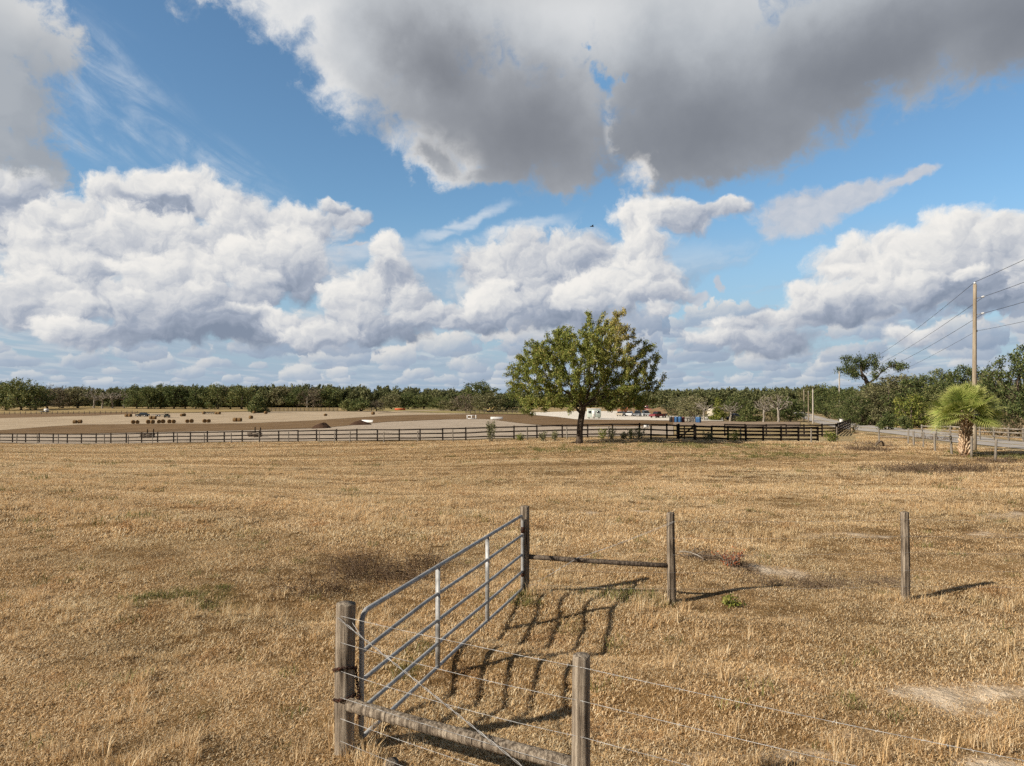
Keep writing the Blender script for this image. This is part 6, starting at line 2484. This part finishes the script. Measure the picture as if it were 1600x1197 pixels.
simple("white_box", 1010, 669.5, "small white box with a dark round hole just behind the fence", "box", white_box, .2).scale = (.55, .55, .55)


def low_crate(root):
    mb = MB()
    for z in (.2, .45):
        mb.box((0, -.5, z), (1.15, .05, .18)).box((0, .5, z), (1.15, .05, .18))
        mb.box((-.55, 0, z), (.05, .95, .18)).box((.55, 0, z), (.05, .95, .18))
    mb.build("sides", M_RAILW, root)
    MB().box((0, 0, .08), (1.0, .9, .1)).build("floor", M_RAILW, root)
    MB().box((.42, .1, .65), (.14, .14, 1.2), bev=.02).build("upright", M_BLACK, root)


for k, (px, py, lab) in enumerate(((225.5, 684.6, "left dark low crate with an upright in the first pair behind the fence"), (235, 684.4, "right low crate with an upright in the first pair behind the fence"),
                                   (393.5, 682.6, "left dark low crate with an upright in the second pair behind the fence"), (402, 683.4, "right low crate in the second pair beside the double fence post"))):
    simple("wooden_crate", px, py, lab, "crate", low_crate, .1, .06, "low crates on the sand yard")


def far_fences():
    m = paint("far_fence_brown", (0.07, 0.05, 0.038), .9)
    board_fence([gnd(px, 648.2 - .006 * px) for px in np.linspace(-60, 215, 34)], "low brown wire and post fence across the far left pasture", hgt=1.3, rails=(.5, .95), rail_h=.07, post=(.16, .16), mat_=m, seed=11)
    board_fence([gnd(px, 642.6) for px in np.linspace(418, 528, 18)], "brown board fence in front of the tan meadow below the woods", hgt=1.5, rails=(.4, .8, 1.2), rail_h=.16, post=(.2, .2), mat_=m, seed=12)
    board_fence([gnd(px, 646.2 + .004 * (px - 700)) for px in np.linspace(728, 822, 14)], "dark fence under the oaks left of the lone tree", hgt=1.4, rails=(.5, 1.1), rail_h=.16, post=(.2, .2), mat_=m, seed=13)


far_fences()


def barrier(root):
    p = paint("orange_mesh", (0.55, 0.10, 0.03), .7)
    MB().box((0, 0, .7), (4.5, .05, .8)).build("mesh_panel", p, root)
    for x in (-2.2, 0, 2.2):
        MB().tube([(x, .06, 0), (x, .06, 1.3)], .04, 6).build("stake", M_BLACK, root)


simple("orange_barrier", 625, 642.4, "short orange barrier fence in the far meadow", "barrier", barrier, .0)


# ------------------------------------------------------------------ small plants
def leafy_plant(name, px, d, h, w, n, label, m, seed, stems=4, leaf=.14, cat="plant", lean=0.1):
    g = at(px, d)
    root = empty(name, g)
    tag(root, label, cat)
    r = np.random.default_rng(seed)
    mb = MB()
    C, D = [], []
    for k in range(stems):
        a = r.uniform(0, 6.28)
        b = np.array([math.cos(a), math.sin(a), 0]) * w * .12
        t = np.array([math.cos(a) * w * .5 * r.uniform(.3, 1), math.sin(a) * w * .5 * r.uniform(.3, 1), h * r.uniform(.7, 1)])
        p = wire_pts(b, t, -h * .05, 8)
        mb.tube(p, np.linspace(.018, .006, 8) * max(h, .6), 5)
        for f in np.linspace(.15, 1, max(3, n // stems)):
            c = np.array([np.interp(f, np.linspace(0, 1, 8), p[:, q]) for q in range(3)])
            C.append(c)
            D.append(r.normal(0, .6, 3) + [0, 0, .5])
    mb.build("stems", M_BARKP, root)
    V, F_, T = leaves(np.array(C), np.array(D), 5, leaf, leaf * .42, leaf * .8, seed, lambda c, q: q.random(len(c)))
    mesh_np("foliage", V, F_, m, root, attrs={'tint': T})
    return root


leafy_plant("sapling", 767, 66.5, 2.1, 1.1, 130, "slender leafy sapling in front of the fence left of the lone tree", M_OLIVE, 3, 4, .17, "sapling")
leafy_plant("green_weed", 1300, 59.5, .75, 1.0, 60, "bright green leafy weed beside the pale post near the road", M_BRIGHT, 5, 7, .2, "weed")
for k, (px, d, h, lab) in enumerate(((814, 64.5, .6, "small weed below the fence left of the lone tree"), (848, 62.5, .75, "weed below the fence, nearest left of the lone tree trunk"), (867, 62.2, .8, "second weed left of the lone tree trunk"),
                                     (940, 61.5, 1.0, "taller bushy weed right of the lone tree trunk"), (955, 61.2, .9, "yellowish weed beside the bushy one right of the trunk"), (974, 61, .6, "little weed between the bushy weeds"),
                                     (987, 60.8, .9, "dark green weed midway between trunk and short dark post"), (998, 60.6, 1.1, "climbing green weed hiding a fence post"), (1105, 59.3, .8, "green weed at the foot of the left pen boards"), (1147, 59.3, .9, "dark weed at the foot of the middle pen boards"))):
    leafy_plant("weed", px, d, h, h * 1.1, 60, lab, M_OLIVE if k % 3 else M_BRIGHT, 20 + k, 5, .15, "weed")
leafy_plant("green_tuft", 1140, 11.95, .10, .20, 24, "small fresh green tuft left of the slim middle post", M_BRIGHT, 41, 16, .07, "weed")


def red_plant():
    p = gnd(1140, 887)
    d = p.y
    o = leafy_plant("red_plant", 1140, d, .26, .62, 60, "red leaved dry plant in the field right of the slim wooden post", mat("red_leaf", lambda t: rampc(t, attr(t, 'tint'), [(0.1, (0.09, 0.02, 0.012)), (0.5, (0.26, 0.065, 0.028)), (0.9, (0.40, 0.13, 0.05))]), .8, .1), 44, 18, .05, "plant")


red_plant()


def dead_brush(name, label, spots, seed, hgt, r0=.0035, tone=0.5, arch=.6):
    """tangles of dry stalks lying and standing in the grass"""
    r = np.random.default_rng(seed)
    mb = MB()
    for px, py, rx, ry, n in spots:
        g0 = gnd(px, py)
        w = rx / F * g0.y
        dd = abs(gnd(px, py - ry).y - g0.y) + .05
        for k in range(n):
            x, y = g0.x + r.normal(0, .5) * w, g0.y + r.normal(0, .5) * dd
            z = zat(x, y)
            a = r.uniform(0, 6.28)
            L_ = hgt * r.uniform(.4, 1.3)
            lean = r.uniform(.1, 1) * arch
            pts = [np.array([x, y, z]) + np.array([math.cos(a) * s * L_ * lean * (.4 + s), math.sin(a) * s * L_ * lean * (.4 + s), L_ * (s * (1.15 - lean * .4) - .55 * lean * s * s)]) for s in np.linspace(0, 1, 5)]
            mb.tube(pts, np.linspace(1, .4, 5) * r0 * r.uniform(.7, 1.5) * (g0.y / 12) ** .5, 3, False, tint=np.clip(tone + r.normal(0, .25), 0, 1))
    m = mat(name, lambda t: rampc(t, attr(t, 'tint'), [(0.1, (0.045, 0.028, 0.018)), (0.5, (0.12, 0.078, 0.048)), (0.9, (0.27, 0.20, 0.14))]), .95, .05)
    o = mb.build(name, m)
    tag(o, label, "brush", kind="stuff")


dead_brush("dry_weeds", "dark dead weed stalks in the grass left of the gate", [(590, 905, 85, 18, 300), (500, 925, 60, 9, 110), (660, 885, 45, 14, 120), (560, 882, 50, 18, 110)], 3, .42, .0042, .42, 1.1)
dead_brush("dead_brush", "grey dead brush lying along the wire fence line at the right", [(1290, 911, 85, 9, 300), (1390, 910, 34, 9, 130), (1105, 876, 38, 5, 260), (1210, 910, 50, 8, 120), (1165, 890, 20, 6, 100)], 4, .20, .0042, .72, 1.2)
dead_brush("roadside_brush", "low grey brush patches in the far right of the field", [(1430, 737, 60, 4, 420), (1350, 703, 30, 3, 300), (1510, 735, 60, 4, 380), (1465, 688, 14, 3, 160), (1365, 696, 14, 3, 120), (1560, 722, 24, 4, 160)], 5, .45, .006, .6, 1.0)


def dirt_hole(px, py, w, label):
    g = gnd(px, py)
    root = empty("dirt_clod", (g.x, g.y, g.z + 0.01))
    tag(root, label, "clod")
    mound(w, w * .8, w * .3, M_DARKSOIL, px)(root)


dirt_hole(324, 940, .30, "dark clod of turned earth in the grass at the left")
dirt_hole(172, 912, .24, "smaller dark clod of earth far left in the grass")


def branch_on_ground():
    a, b = gnd(1062, 872), gnd(1100, 882)
    mid = (a + b) / 2
    v = np.array(b - a)
    q = np.random.default_rng(2)
    mb = MB()
    p = wire_pts(-v / 2 + [0, 0, .10], v / 2 + [0, 0, .05], -.05, 8)
    mb.tube(p, np.linspace(.018, .008, 8), 6)
    for k in (3, 5):
        mb.tube([p[k], p[k] + [.15, .12, .05], p[k] + [.3, .16, .03]], [.009, .007, .004], 5)
    o = mb.build("fallen_branch", M_BARKP)
    o.location = mid
    tag(o, "pale fallen branch in the grass right of the slim post with the diagonal wire", "branch")


branch_on_ground()


def stump():
    g = at(612, 6.72)
    o = round_post(.075, .055, 77, .1, 14, rings=4, chamfer=False).build("wood_stub", M_POST, None, True)
    o.location = g
    tag(o, "sawn grey post stub barely rising out of the grass beside the corner post", "stump")


stump()


def pole_in_field():
    g = at(1373, 52)
    th = np.linspace(0, math.pi, 12)
    o = MB().tube(np.stack([-np.cos(th) * .38, 0 * th, np.sin(th) * .42], 1), .07, 8).build("bent_root", M_RAILW, None, True)
    o.location = g
    o.rotation_euler = (0.3, 0, .4)
    tag(o, "dark arched root or hose rising from the grass near the road", "root")


pole_in_field()


def marker(px, d, h, label):
    g = at(px, d)
    root = empty("utility_box", g)
    tag(root, label, "utility box")
    MB().box((0, 0, h / 2), (.55, .45, h), bev=.05).build("housing", M_WHITE, root)
    MB().box((0, 0, h + .03), (.6, .5, .06), bev=.02).build("lid", M_WHITE, root)


marker(1314.5, 128, 1.0, "small white utility box at the foot of the slim grey pole")


def bird():
    v = ray(925, 354)
    root = empty("bird", Vector(v * 60) + Vector((0, 0, EYE)))
    tag(root, "small dark bird flying alone in the blue gap of the sky", "bird")
    m = paint("bird_dark", (0.03, 0.028, 0.03), .8)
    mb = MB()
    mb.tube([(-.16, 0, 0), (-.1, 0, .01), (0, 0, .015), (.1, 0, .02), (.15, 0, .025), (.19, 0, .015)], [.012, .03, .05, .04, .028, .006], 8)
    for s in (-1, 1):
        mb.add([(.08, s * .03, .03), (-.06, s * .03, .03), (-.04, s * .2, .10), (.07, s * .2, .11), (-.06, s * .36, .06), (.0, s * .37, .065)],
               [np.array([[0, 1, 2, 3], [3, 2, 4, 5]])])
    mb.build("body", m, root)
    root.rotation_euler = (0, 0, .3)


bird()
